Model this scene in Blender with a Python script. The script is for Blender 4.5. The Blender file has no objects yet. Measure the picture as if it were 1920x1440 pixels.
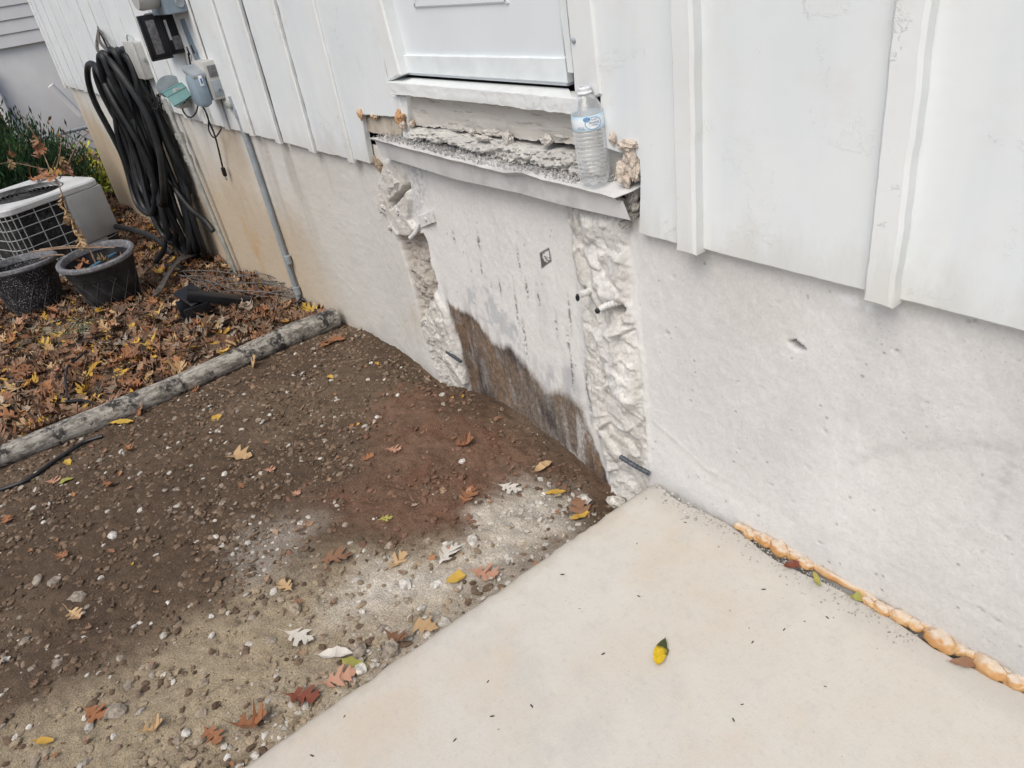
import bpy, bmesh, math, random
import numpy as np
from mathutils import Vector, Matrix, Euler
random.seed(7); RNG = np.random.default_rng(11)
rad = math.radians
sc = bpy.context.scene
COL = sc.collection

# ------------------------------------------------------------------ camera
CAM = np.array([0.0, -1.2, 1.358])
RT = np.array([0.6120161, 0.7783896, -0.1398066])
UP = np.array([-0.3327999, 0.4138559, 0.8473297])
FW = np.array([-0.7174124, 0.4720518, -0.5123344])
FPX = 1404.2
cd = bpy.data.cameras.new('camera'); cam = bpy.data.objects.new('camera', cd); COL.objects.link(cam)
cd.sensor_width = 36; cd.lens = FPX / 1920 * 36; cd.clip_start = .02; cd.clip_end = 400
mw = Matrix.Identity(4)
for i in range(3):
    mw[i][0] = RT[i]; mw[i][1] = UP[i]; mw[i][2] = -FW[i]; mw[i][3] = CAM[i]
cam.matrix_world = mw; sc.camera = cam
sc.cycles.max_bounces = 7; sc.cycles.diffuse_bounces = 3; sc.cycles.glossy_bounces = 3; sc.cycles.transparent_max_bounces = 12

# ------------------------------------------------------------------ light
SUN_EL, SUN_AZ = 55.0, 157.0        # azimuth clockwise from +y; soft light from the yard side
w = bpy.data.worlds.new('World'); sc.world = w; w.use_nodes = True
nt = w.node_tree; nt.nodes.clear()
wo = nt.nodes.new('ShaderNodeOutputWorld'); bg = nt.nodes.new('ShaderNodeBackground'); sk = nt.nodes.new('ShaderNodeTexSky')
sk.sky_type = 'NISHITA'; sk.sun_disc = False; sk.sun_elevation = rad(SUN_EL); sk.sun_rotation = rad(SUN_AZ)
sk.air_density = 1.0; sk.dust_density = 4.0; sk.ozone_density = 1.0
bg.inputs[1].default_value = .13
nt.links.new(sk.outputs[0], bg.inputs[0]); nt.links.new(bg.outputs[0], wo.inputs[0])
sd = bpy.data.lights.new('sun', 'SUN'); sun = bpy.data.objects.new('sun', sd); COL.objects.link(sun)
sd.energy = 1.5; sd.angle = rad(42); sd.color = (1, .985, .90)
sv = Vector((math.sin(rad(SUN_AZ)) * math.cos(rad(SUN_EL)), math.cos(rad(SUN_AZ)) * math.cos(rad(SUN_EL)), math.sin(rad(SUN_EL))))
sun.rotation_euler = sv.to_track_quat('Z', 'Y').to_euler(); sun.location = (0, -6, 12)
vs = sc.view_settings; vs.view_transform = 'Standard'; vs.look = 'None'; vs.exposure = 0.12; vs.gamma = 1; vs.use_curve_mapping = False

# ------------------------------------------------------------------ pixel rays -> points in the place
def ray(px, py): return RT * ((px - 960) / FPX) - UP * ((py - 720) / FPX) + FW
def W(px, py, Y=0.0):
    r = ray(px, py); return CAM + r * ((Y - CAM[1]) / r[1])
def Gz(px, py, z):
    r = ray(px, py); return CAM + r * ((z - CAM[2]) / r[2])

# ------------------------------------------------------------------ numpy noise
def _h(ix, iy, iz, s):
    n = (ix.astype(np.int64) * 374761393 + iy.astype(np.int64) * 668265263 + iz.astype(np.int64) * 2147483647 + s * 974711) & 0xFFFFFFFF
    n = ((n ^ (n >> 13)) * 1274126177) & 0xFFFFFFFF
    n = ((n ^ (n >> 16)) * 2246822519) & 0xFFFFFFFF
    return ((n ^ (n >> 15)) & 0xFFFFFF) / float(0xFFFFFF)
def vn(x, y, z=0.0, s=0):
    x = np.asarray(x, float); y = np.asarray(y, float); z = np.asarray(z, float) + np.zeros_like(x)
    ix, iy, iz = np.floor(x), np.floor(y), np.floor(z)
    fx, fy, fz = x - ix, y - iy, z - iz
    fx, fy, fz = (f * f * (3 - 2 * f) for f in (fx, fy, fz))
    r = 0
    for a in (0, 1):
        for b in (0, 1):
            for c in (0, 1):
                r = r + _h(ix + a, iy + b, iz + c, s) * (fx if a else 1 - fx) * (fy if b else 1 - fy) * (fz if c else 1 - fz)
    return r * 2 - 1
def fbm(x, y, z=0.0, o=4, s=0, g=.5):
    r = 0; a = 1; t = 0; k = 1.0
    for i in range(o):
        r = r + a * vn(np.asarray(x) * k, np.asarray(y) * k, np.asarray(z) * k, s + i); t += a; a *= g; k *= 2.03
    return r / t
def worley(x, y, s=0):
    x = np.asarray(x, float); y = np.asarray(y, float)
    ix, iy = np.floor(x), np.floor(y); z = np.zeros_like(ix)
    f1 = np.full(x.shape, 9.); f2 = f1.copy(); cx = x * 0; cy = x * 0; ci = x * 0
    for a in (-1, 0, 1):
        for b in (-1, 0, 1):
            px = ix + a + _h(ix + a, iy + b, z, s); py = iy + b + _h(ix + a, iy + b, z, s + 1)
            d = np.hypot(px - x, py - y); n = d < f1
            f2 = np.where(n, f1, np.minimum(f2, d)); f1 = np.where(n, d, f1)
            cx = np.where(n, px, cx); cy = np.where(n, py, cy); ci = np.where(n, _h(ix + a, iy + b, z, s + 2), ci)
    return f1, f2, cx, cy, ci
def facet(x, y, sc_, s=0):
    f1, f2, cx, cy, ci = worley(x * sc_, y * sc_, s)
    t1 = _h(np.floor(ci * 1e5), z := np.zeros_like(ci), z, s + 5) * 2 - 1
    t2 = _h(np.floor(ci * 1e5), z + 3, z, s + 6) * 2 - 1
    return (ci * 2 - 1) * .5 + ((x * sc_ - cx) * t1 + (y * sc_ - cy) * t2) * 1.1, f2 - f1
def sst(a, b, x): t = np.clip((x - a) / (b - a), 0, 1); return t * t * (3 - 2 * t)
def polysd(x, y, poly):
    """signed distance, positive inside"""
    P = np.array(poly, float); n = len(P); d = np.full(np.shape(x), 1e9); ins = np.zeros(np.shape(x), bool)
    for i in range(n):
        a = P[i]; b = P[(i + 1) % n]; e = b - a
        t = np.clip(((x - a[0]) * e[0] + (y - a[1]) * e[1]) / max(e @ e, 1e-12), 0, 1)
        d = np.minimum(d, np.hypot(x - a[0] - t * e[0], y - a[1] - t * e[1]))
        c = ((a[1] > y) != (b[1] > y)) & (x < (b[0] - a[0]) * (y - a[1]) / ((b[1] - a[1]) if b[1] != a[1] else 1e-12) + a[0])
        ins ^= c
    return np.where(ins, d, -d)
def lerp3(c, d, m): return c * (1 - m[:, None]) + np.array(d)[None, :] * m[:, None]

# ------------------------------------------------------------------ object helpers
def mesh(name, V, F, smooth=True, col=None):
    me = bpy.data.meshes.new(name)
    V = np.asarray(V, dtype=np.float32)
    if isinstance(F, np.ndarray):
        nv = F.shape[1]; me.vertices.add(len(V)); me.vertices.foreach_set('co', V.ravel())
        me.loops.add(F.size); me.loops.foreach_set('vertex_index', F.ravel().astype(np.int32))
        me.polygons.add(len(F)); me.polygons.foreach_set('loop_start', np.arange(0, F.size, nv, dtype=np.int32))
        me.update(calc_edges=True)
    else:
        me.from_pydata([tuple(map(float, v)) for v in V], [], F)
    me.polygons.foreach_set('use_smooth', np.full(len(me.polygons), bool(smooth))); me.update()
    if smooth is True and len(V) < 9000: me.set_sharp_from_angle(angle=rad(38))
    if col is not None:
        at = me.color_attributes.new('Col', 'FLOAT_COLOR', 'POINT')
        c = np.ones((len(V), 4), np.float32); c[:, :col.shape[1]] = col; at.data.foreach_set('color', c.ravel())
    return me
def link(name, me, m=None, parent=None, loc=None, rot=None, scl=None):
    o = bpy.data.objects.new(name, me); COL.objects.link(o)
    if m is not None and me is not None and hasattr(me, 'materials') and len(me.materials) == 0: me.materials.append(m)
    if parent is not None: o.parent = parent
    if loc is not None: o.location = tuple(map(float, loc))
    if rot is not None: o.rotation_euler = rot
    if scl is not None: o.scale = scl if hasattr(scl, '__len__') else (scl,) * 3
    return o
def obj(name, VF, m, parent=None, smooth=True, col=None, **k): return link(name, mesh(name, VF[0], VF[1], smooth, col), m, parent, **k)
def empty(name, loc, label, cat, group=None):
    o = bpy.data.objects.new(name, None); COL.objects.link(o); o.location = tuple(map(float, loc)); o.empty_display_size = .05
    return tag(o, label, cat, group)
def tag(o, label, cat, group=None):
    o['label'] = label; o['category'] = cat
    if group: o['group'] = group
    return o
def kind(o, k, label=None):
    o['kind'] = k
    if label: o['label'] = label
    return o
def rel(VF, o): return (np.asarray(VF[0], float) - np.array(o.location), VF[1])
def joinvf(L):
    V = []; F = []; n = 0
    for v, f in L:
        V.append(np.asarray(v, float)); F += [tuple(int(i) + n for i in q) for q in f]; n += len(v)
    return np.vstack(V), F
def box(c, s, b=.004, rot=None):
    bm = bmesh.new(); bmesh.ops.create_cube(bm, size=1); bmesh.ops.scale(bm, vec=s, verts=bm.verts)
    if b: bmesh.ops.bevel(bm, geom=bm.edges[:], offset=min(b, min(s) * .45), segments=2, affect='EDGES', profile=.5)
    if rot: bmesh.ops.rotate(bm, cent=(0, 0, 0), matrix=Euler(rot).to_matrix(), verts=bm.verts)
    V = np.array([v.co[:] for v in bm.verts]) + np.array(c); F = [tuple(v.index for v in f.verts) for f in bm.faces]; bm.free(); return V, F
def smoothpath(P, n=6):
    P = [np.array(p, float) for p in P]; out = []
    for i in range(len(P) - 1):
        p0 = P[max(i - 1, 0)]; p1 = P[i]; p2 = P[i + 1]; p3 = P[min(i + 2, len(P) - 1)]
        for k in range(n):
            t = k / n; out.append(.5 * (2 * p1 + (p2 - p0) * t + (2 * p0 - 5 * p1 + 4 * p2 - p3) * t * t + (3 * p1 - p0 - 3 * p2 + p3) * t ** 3))
    out.append(P[-1]); return out
def tube(P, r, n=8, cap=True):
    P = [np.array(p, float) for p in P]; R = r if hasattr(r, '__len__') else [r] * len(P)
    V = []; F = []; up = np.array([.31, .2, .93]); prev = None
    for i, p in enumerate(P):
        t = P[min(i + 1, len(P) - 1)] - P[max(i - 1, 0)]; t = t / (np.linalg.norm(t) + 1e-9)
        a = np.cross(t, up if prev is None else prev)
        if prev is not None: a = prev - t * (prev @ t)
        if np.linalg.norm(a) < 1e-6: a = np.cross(t, [1, 0, 0])
        a /= np.linalg.norm(a); prev = a; b = np.cross(t, a)
        for k in range(n):
            q = 2 * math.pi * k / n; V.append(p + R[i] * (math.cos(q) * a + math.sin(q) * b))
    for i in range(len(P) - 1):
        for k in range(n): F.append((i * n + k, i * n + (k + 1) % n, (i + 1) * n + (k + 1) % n, (i + 1) * n + k))
    if cap: F += [tuple(range(n))[::-1], tuple((len(P) - 1) * n + k for k in range(n))]
    return np.array(V), F
def lathe(prof, n=40, close=False):
    V = []; F = []
    for r, z in prof:
        for k in range(n): q = 2 * math.pi * k / n; V.append((r * math.cos(q), r * math.sin(q), z))
    m = len(prof)
    for i in range(m - 1):
        for k in range(n): F.append((i * n + k, i * n + (k + 1) % n, (i + 1) * n + (k + 1) % n, (i + 1) * n + k))
    if close: F += [tuple(range(n))[::-1], tuple((m - 1) * n + k for k in range(n))]
    return np.array(V, float), F
def ico(sub=2):
    bm = bmesh.new(); bmesh.ops.create_icosphere(bm, subdivisions=sub, radius=1)
    V = np.array([v.co[:] for v in bm.verts]); F = [tuple(v.index for v in f.verts) for f in bm.faces]; bm.free(); return V, F
def blob(c, s, amp=.25, fr=1.6, seed=0, sub=3):
    V, F = ico(sub); n = 1 + amp * fbm(V[:, 0] * fr + seed * 7.1, V[:, 1] * fr, V[:, 2] * fr, 4, seed)
    return V * n[:, None] * np.array(s) + np.array(c), F
def plate(pts, Y, th, jit=0.0, step=.02, bev=.003, seed=0):
    """prism from an outline (x,z) standing in the wall: front at Y, going back th; uneven edges"""
    P = []; n = len(pts)
    for i in range(n):
        a = np.array(pts[i], float); b = np.array(pts[(i + 1) % n], float); m = max(1, min(160, int(np.linalg.norm(b - a) / step))) if jit else 1
        for k in range(m): P.append(a + (b - a) * k / m)
    P = np.array(P)
    if jit:
        P[:, 0] += jit * (fbm(P[:, 0] * 14, P[:, 1] * 14, 0, 3, seed) + .5 * vn(P[:, 0] * 70, P[:, 1] * 70, 0, seed + 3))
        P[:, 1] += jit * (fbm(P[:, 0] * 14, P[:, 1] * 14, 5, 3, seed + 9) + .5 * vn(P[:, 0] * 70, P[:, 1] * 70, 0, seed + 5))
    A = .5 * np.sum(P[:, 0] * np.roll(P[:, 1], -1) - np.roll(P[:, 0], -1) * P[:, 1])
    if A < 0: P = P[::-1].copy()
    n = len(P); e1 = P - np.roll(P, 1, 0); e2 = np.roll(P, -1, 0) - P
    nn = np.stack([-(e1[:, 1] + e2[:, 1]), e1[:, 0] + e2[:, 0]], 1); nn /= np.linalg.norm(nn, axis=1)[:, None] + 1e-9
    I = P + nn * bev
    V = np.vstack([np.column_stack([I[:, 0], np.full(n, Y), I[:, 1]]), np.column_stack([P[:, 0], np.full(n, Y + bev), P[:, 1]]), np.column_stack([P[:, 0], np.full(n, Y + th), P[:, 1]])])
    F = [tuple(range(n)), tuple(range(2 * n, 3 * n))[::-1]]
    for i in range(n):
        j = (i + 1) % n
        F += [(i, i + n, j + n, j), (i + n, i + 2 * n, j + 2 * n, j + n)]
    return V, F
def pxz(L, Y): return [(W(a, b, Y)[0], W(a, b, Y)[2]) for a, b in L]
def strip(top, bot, Yt, Yb, cols=120, rows=8, amp=.004, fr=40, seed=0, edge=.0, back=.03, prof=None):
    """rough board between two polylines (px) in planes Yt / Yb; fully closed"""
    def res(L, Y):
        Q = np.array([W(a, b, Y) for a, b in L]); u = np.linspace(0, 1, cols); t = np.r_[0, np.cumsum(np.linalg.norm(np.diff(Q, axis=0), axis=1))]; t /= t[-1]
        return np.column_stack([np.interp(u, t, Q[:, k]) for k in range(3)])
    T = res(top, Yt); B = res(bot, Yb)
    if edge:
        B[:, 2] += edge * (fbm(B[:, 0] * 22, 0 * B[:, 0] + seed, 0, 3, seed) * 1.5 + .6 * vn(B[:, 0] * 120, B[:, 0] * 0, 0, seed)); T[:, 2] += edge * .5 * fbm(T[:, 0] * 25, 0 * T[:, 0] + 3, 0, 3, seed + 2)
    v = np.linspace(0, 1, rows)[:, None, None]; S = T[None] * (1 - v) + B[None] * v
    X, Z = S[:, :, 0], S[:, :, 2]
    S[:, :, 1] += amp * (fbm(X * fr * .5, Z * fr * 2, 0, 4, seed) + .6 * vn(X * fr * 4, Z * fr * 5, 0, seed + 4))
    if prof is not None: S[:, :, 1] += np.interp(np.linspace(0, 1, rows), *prof)[:, None]
    V = S.reshape(-1, 3); F = []
    for i in range(rows - 1):
        for j in range(cols - 1): F.append((i * cols + j, (i + 1) * cols + j, (i + 1) * cols + j + 1, i * cols + j + 1))
    n = len(V); Bk = V.copy(); Bk[:, 1] = np.maximum(V[:, 1].max(), max(Yt, Yb)) + back
    rim = [j for j in range(cols)] + [i * cols + cols - 1 for i in range(1, rows)] + [(rows - 1) * cols + j for j in range(cols - 2, -1, -1)] + [i * cols for i in range(rows - 2, 0, -1)]
    ring = Bk[rim]; V = np.vstack([V, ring]); m = len(rim)
    for k in range(m): F.append((rim[k], rim[(k + 1) % m], n + (k + 1) % m, n + k))
    F.append(tuple(range(n, n + m)))
    return V, F
def gridfaces(nr, nc):
    i = np.arange((nr - 1) * (nc - 1)); a = (i // (nc - 1)) * nc + i % (nc - 1)
    return np.column_stack([a, a + 1, a + nc + 1, a + nc])

# ------------------------------------------------------------------ materials
class MB:
    def __init__(s, name):
        s.m = bpy.data.materials.new(name); s.m.use_nodes = True; s.t = s.m.node_tree; s.N = s.t.nodes; s.p = s.N['Principled BSDF']
        s.co = s.N.new('ShaderNodeNewGeometry').outputs['Position']
    def l(s, a, b): s.t.links.new(a, b)
    def noise(s, scale, detail=4, rough=.55, vec=None, stretch=None):
        n = s.N.new('ShaderNodeTexNoise'); n.inputs['Scale'].default_value = scale; n.inputs['Detail'].default_value = detail; n.inputs['Roughness'].default_value = rough
        v = vec or s.co
        if stretch:
            mp = s.N.new('ShaderNodeVectorMath'); mp.operation = 'MULTIPLY'; mp.inputs[1].default_value = stretch; s.l(v, mp.inputs[0]); v = mp.outputs[0]
        s.l(v, n.inputs['Vector']); return n.outputs['Fac']
    def voro(s, scale, feature='F1'):
        n = s.N.new('ShaderNodeTexVoronoi'); n.feature = feature; n.inputs['Scale'].default_value = scale; s.l(s.co, n.inputs['Vector']); return n.outputs['Distance']
    def ramp(s, f, a, b, ca=0., cb=1.):
        r = s.N.new('ShaderNodeMapRange'); r.interpolation_type = 'SMOOTHSTEP'; r.inputs[1].default_value = a; r.inputs[2].default_value = b; r.inputs[3].default_value = ca; r.inputs[4].default_value = cb; s.l(f, r.inputs[0]); return r.outputs[0]
    def math(s, op, a, b):
        n = s.N.new('ShaderNodeMath'); n.operation = op
        for i, v in enumerate((a, b)):
            if isinstance(v, (int, float)): n.inputs[i].default_value = v
            else: s.l(v, n.inputs[i])
        return n.outputs[0]
    def mix(s, f, a, b, mode='MIX'):
        n = s.N.new('ShaderNodeMix'); n.data_type = 'RGBA'; n.blend_type = mode
        for i, v in ((0, f), (6, a), (7, b)):
            if isinstance(v, (int, float)): n.inputs[i].default_value = v
            elif isinstance(v, tuple): n.inputs[i].default_value = v + (1,) if len(v) == 3 else v
            else: s.l(v, n.inputs[i])
        return n.outputs[2]
    def attr(s, n='Col'):
        a = s.N.new('ShaderNodeAttribute'); a.attribute_name = n; return a.outputs['Color']
    def rnd(s): return s.N.new('ShaderNodeObjectInfo').outputs['Random']
    def bump(s, h, strength=.3, dist=.01, nrm=None):
        b = s.N.new('ShaderNodeBump'); b.inputs['Strength'].default_value = strength; b.inputs['Distance'].default_value = dist; s.l(h, b.inputs['Height'])
        if nrm is not None: s.l(nrm, b.inputs['Normal'])
        s.l(b.outputs[0], s.p.inputs['Normal']); return b.outputs[0]
    def out(s, c, rough=.6, metal=0., spec=.4):
        if isinstance(c, tuple): s.p.inputs['Base Color'].default_value = c + (1,)
        else: s.l(c, s.p.inputs['Base Color'])
        if isinstance(rough, (int, float)): s.p.inputs['Roughness'].default_value = rough
        else: s.l(rough, s.p.inputs['Roughness'])
        s.p.inputs['Metallic'].default_value = metal; s.p.inputs['Specular IOR Level'].default_value = spec
        return s.m
def simple(name, c, rough=.5, var=.12, scale=30, bump=.1, metal=0., dirt=None, dirtamt=.5, bdist=.003):
    b = MB(name); n = b.noise(scale, 5); c2 = tuple(x * (1 - var * 2) for x in c); c1 = tuple(min(1, x * (1 + var)) for x in c)
    col = b.mix(b.ramp(n, .3, .7), c2, c1)
    if dirt: col = b.mix(b.math('MULTIPLY', b.ramp(b.noise(scale * .35, 6, .7), .48, .68), dirtamt), col, dirt)
    if bump: b.bump(b.noise(scale * 4, 4), bump, bdist)
    return b.out(col, rough, metal)

def paint(name, c, tint, bumpk=.25):
    b = MB(name)
    big = b.noise(2.2, 5, .6); col = b.mix(b.ramp(big, .35, .7), c, tint)
    col = b.mix(b.math('MULTIPLY', b.ramp(b.noise(1.6, 3, .6, stretch=(5, 1, .35)), .5, .75), .35), col, (.60, .635, .69))
    col = b.mix(b.math('MULTIPLY', b.ramp(b.noise(7, 6, .65), .52, .72), .22), col, (.66, .63, .58))
    fl = b.noise(5.0, 8, .72); edge = b.math('SUBTRACT', 1, b.ramp(b.math('ABSOLUTE', b.math('SUBTRACT', fl, .585), 0), 0, .0035))
    gate = b.ramp(b.noise(3.1, 2), .5, .62); ed = b.math('MULTIPLY', edge, gate)
    col = b.mix(b.math('MULTIPLY', ed, .8), col, (.34, .33, .32))
    fl2 = b.noise(11, 6, .7, stretch=(1, 1, .45)); ed2 = b.math('MULTIPLY', b.math('SUBTRACT', 1, b.ramp(b.math('ABSOLUTE', b.math('SUBTRACT', fl2, .62), 0), 0, .004)), b.ramp(b.noise(2.3, 2), .48, .6)); col = b.mix(b.math('MULTIPLY', ed2, .6), col, (.4, .39, .38))
    col = b.mix(b.math('MULTIPLY', b.ramp(fl, .585, .6), .12), col, (.70, .69, .66))
    sz_ = b.N.new('ShaderNodeSeparateXYZ'); b.l(b.co, sz_.inputs[0]); gr_ = b.math('SUBTRACT', sz_.outputs[2], b.math('MULTIPLY', b.noise(9, 6, .7, stretch=(1.6, 1, .5)), .28)); col = b.mix(b.ramp(gr_, .57, .70, .5, 0), col, (.56, .545, .50))
    sp = b.math('MULTIPLY', b.ramp(b.voro(26), .02, .05, 1, 0), b.ramp(b.noise(4, 3), .52, .6)); col = b.mix(b.math('MULTIPLY', sp, .45), col, (.3, .29, .28))
    h = b.math('ADD', b.math('MULTIPLY', b.ramp(fl, .58, .59), .5), b.math('MULTIPLY', b.noise(70, 4, .6), .22)); h = b.math('ADD', h, b.math('MULTIPLY', b.noise(9, 3), .5))
    b.bump(h, bumpk * 1.3, .005)
    return b.out(col, .55, 0, .3)
M_paint = paint('white_paint', (.752, .785, .792), (.69, .728, .75))
M_trim = paint('white_trim_paint', (.76, .787, .79), (.695, .715, .71), .4)
M_door = simple('door_paint', (.70, .745, .775), .35, .015, 6, .06)
M_doorrail = simple('door_rail_metal', (.72, .765, .78), .4, .03, 20, .05)
M_far = simple('neighbour_siding_paint', (.84, .84, .83), .5, .02, 4, .04)
def attrmat(name, rough=.85, grain=200, gamt=.25, bumpk=.5, bd=.003, pits=0., bscale=90, spec=.25, mask=False):
    b = MB(name); c = b.attr(); g = b.noise(grain, 5, .7)
    if mask:
        al = [n for n in b.N if n.type == 'ATTRIBUTE'][0].outputs['Alpha']; g2 = b.noise(150, 7, .82, stretch=(1, 1, .55)); c = b.mix(b.math('MULTIPLY', al, .75), c, b.mix(1.0, c, b.mix(b.ramp(g2, .35, .65), (.5, .5, .52), (1.55, 1.52, 1.5)), 'MULTIPLY'))
    c = b.mix(gamt, c, b.mix(1.0, c, b.mix(b.ramp(g, .3, .7), (.45, .45, .45), (1.5, 1.5, 1.5)), 'MULTIPLY'))
    h = b.math('ADD', b.noise(bscale, 6, .68), b.math('MULTIPLY', g, .35))
    if pits:
        p = b.math('MULTIPLY', b.ramp(b.voro(38), .08, .20, 1, 0), b.ramp(b.noise(14, 3), .53, .62))
        p2 = b.math('MULTIPLY', b.ramp(b.voro(120), .05, .2, 1, 0), b.ramp(b.noise(9, 4), .47, .6)); p = b.math('MAXIMUM', p, b.math('MULTIPLY', p2, .7))
        c = b.mix(b.math('MULTIPLY', p, pits), c, (.16, .155, .145)); h = b.math('SUBTRACT', h, b.math('MULTIPLY', p, 1.2))
    if mask:
        rb = b.N.new('ShaderNodeAttribute'); rb.attribute_name = 'rib'; rib_ = rb.outputs['Fac']; cr = b.noise(48, 8, .82); vz = b.voro(75); sp2 = b.ramp(b.noise(95, 6, .8), .50, .66)
        c = b.mix(b.math('MULTIPLY', rib_, b.math('MULTIPLY', sp2, .32)), c, (.40, .375, .335)); c = b.mix(b.math('MULTIPLY', rib_, b.math('MULTIPLY', b.ramp(cr, .48, .36), .4)), c, (.27, .25, .225))
        h = b.math('ADD', h, b.math('MULTIPLY', rib_, b.math('ADD', b.math('MULTIPLY', cr, 6.0), b.math('MULTIPLY', vz, 1.6))))
    b.bump(h, bumpk, bd); return b.out(c, rough, 0, spec)
M_found = attrmat('painted_concrete', .92, 130, .10, .36, .003, .42, spec=.12, mask=True)
M_soil = attrmat('soil', .95, 260, .8, .9, .006, 0, 70, .12)
M_gravel = attrmat('gravel_stone', .9, 300, .5, .4, .002, 0, 160, .2)
M_litter = attrmat('leaf_litter_leaf', .75, 140, .35, .3, .002, 0, 60, .25)
M_rough = attrmat('broken_concrete', .95, 110, .45, 1.0, .008, .15, 45, .1)
def slabmat():
    b = MB('slab_concrete'); c = b.mix(b.ramp(b.noise(1.9, 6, .6), .32, .70), (.55, .515, .458), (.585, .565, .52))
    c = b.mix(b.math('MULTIPLY', b.ramp(b.noise(2.5, 6, .65), .44, .68), .85), c, (.535, .465, .38))
    c = b.mix(b.math('MULTIPLY', b.ramp(b.noise(3.6, 7, .7), .50, .68), .6), c, (.475, .462, .435))
    c = b.mix(b.math('MULTIPLY', b.ramp(b.noise(18, 7, .75), .50, .68), .35), c, (.45, .435, .40))
    c = b.mix(b.math('MULTIPLY', b.ramp(b.noise(52, 6, .78), .52, .70), .35), c, (.38, .365, .335))
    c = b.mix(b.math('MULTIPLY', b.ramp(b.noise(150, 4, .8), .55, .70), .30), c, (.33, .32, .30))
    sx_ = b.N.new('ShaderNodeSeparateXYZ'); b.l(b.co, sx_.inputs[0]); n2 = b.noise(16, 6, .7)
    ed = b.math('ADD', b.math('MULTIPLY', b.math('ADD', sx_.outputs[0], 1.172), 9.0), n2); c = b.mix(b.ramp(ed, .45, 1.0, .55, 0), c, (.40, .35, .285))
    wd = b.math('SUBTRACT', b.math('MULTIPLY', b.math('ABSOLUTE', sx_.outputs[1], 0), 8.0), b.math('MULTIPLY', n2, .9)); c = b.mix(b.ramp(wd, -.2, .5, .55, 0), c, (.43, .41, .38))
    p = b.math('MULTIPLY', b.ramp(b.voro(46), .03, .09, 1, 0), b.ramp(b.noise(7, 4), .48, .62)); c = b.mix(b.math('MULTIPLY', p, .55), c, (.22, .21, .19))
    h = b.math('ADD', b.math('MULTIPLY', b.noise(240, 4, .6), .6), b.noise(26, 6, .65)); h = b.math('ADD', h, b.math('MULTIPLY', b.noise(60, 4, .6, stretch=(1.8, .25, 1)), .8))
    b.bump(b.math('SUBTRACT', h, p), .28, .003); return b.out(c, b.ramp(b.noise(5, 5), .3, .7, .62, .82), 0, .3)
M_slab = slabmat()
def woodmat(name, c1, c2, stretch=(1, 1, 1)):
    b = MB(name); c = b.mix(b.ramp(b.noise(20, 8, .7, stretch=stretch), .35, .68), c1, c2)
    c = b.mix(b.math('MULTIPLY', b.ramp(b.noise(60, 5, .7, stretch=stretch), .55, .66), .6), c, tuple(x * .35 for x in c2))
    b.bump(b.noise(70, 7, .7, stretch=stretch), .6, .005); return b.out(c, .9, 0, .2)
M_oldwood = woodmat('weathered_painted_wood', (.55, .53, .49), (.63, .61, .57), (.18, 1, 1.6))
M_rotwood = woodmat('rotten_wood', (.46, .45, .43), (.60, .59, .56), (.25, 1, 1.3))
M_rawwood = woodmat('bare_wood', (.42, .36, .29), (.55, .5, .43), (.6, 1, .3))
def logmat():
    b = MB('weathered_log'); c = b.mix(b.ramp(b.noise(34, 8, .75, stretch=(1.3, .45, 1.3)), .40, .60), (.16, .145, .125), (.42, .395, .35)); c = b.mix(b.ramp(b.noise(11, 7, .72), .50, .60), c, (.045, .042, .04)); c = b.mix(b.math('MULTIPLY', b.ramp(b.noise(60, 6, .7), .55, .65), .7), c, (.50, .48, .44))
    b.bump(b.noise(60, 8, .75, stretch=(1.2, .3, 1.2)), .9, .008); return b.out(c, .92, 0, .15)
M_log = logmat()
M_flash = simple('flashing_metal', (.66, .66, .655), .5, .05, 14, .12, 0, (.3, .31, .32), .45)
M_dark = simple('dark_cavity', (.05, .045, .04), .95, .1)
def foammat():
    b = MB('dusty_expanding_foam'); g = b.N.new('ShaderNodeNewGeometry'); sp_ = b.N.new('ShaderNodeSeparateXYZ'); b.l(g.outputs['Normal'], sp_.inputs[0])
    n = b.noise(38, 6, .7); c = b.mix(b.ramp(b.noise(20, 5), .35, .65), (.47, .25, .10), (.56, .36, .18)); c = b.mix(b.ramp(b.math('ADD', sp_.outputs[2], b.math('MULTIPLY', n, .9)), 1.02, 1.5), c, (.60, .52, .43))
    c = b.mix(b.math('MULTIPLY', b.ramp(b.voro(130), .05, .2, 1, 0), .4), c, (.28, .17, .09)); b.bump(b.math('ADD', n, b.voro(90)), .35, .004); return b.out(c, .8, 0, .25)
M_beadfoam = foammat()
M_foam = simple('expanding_foam', (.60, .37, .18), .75, .12, 45, .4, 0, (.66, .56, .45), .95, .006)
M_foamw = simple('weathered_foam', (.62, .54, .46), .85, .12, 60, .6, 0, (.52, .38, .28), .6, .006)
M_foamp = simple('painted_foam', (.60, .575, .535), .85, .08, 60, .6, 0, (.48, .40, .33), .4, .006)
M_foamo = simple('orange_foam', (.55, .33, .17), .75, .15, 60, .3, 0, (.66, .6, .5), .7)
M_black = simple('black_rubber', (.012, .013, .015), .45, .2, 20, .1, 0, (.05, .05, .05), .35)
M_blackpl = simple('black_plastic', (.012, .013, .016), .35, .15, 12, .05)
M_greymod = simple('dusty_grey_module', (.16, .16, .17), .7, .2, 60, .2)
M_gal = simple('grey_conduit', (.33, .37, .40), .45, .08, 20, .08, .2, (.45, .44, .42), .3)
M_gal2 = simple('galvanised_pipe', (.40, .42, .40), .5, .12, 25, .1, .35, (.5, .47, .42), .4)
M_box = simple('beige_grey_plastic', (.48, .48, .46), .5, .05, 15, .05, 0, (.3, .3, .29), .3)
M_blue = simple('blue_grey_metal', (.24, .31, .37), .45, .07, 12, .06, 0, (.36, .4, .42), .3)
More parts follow.
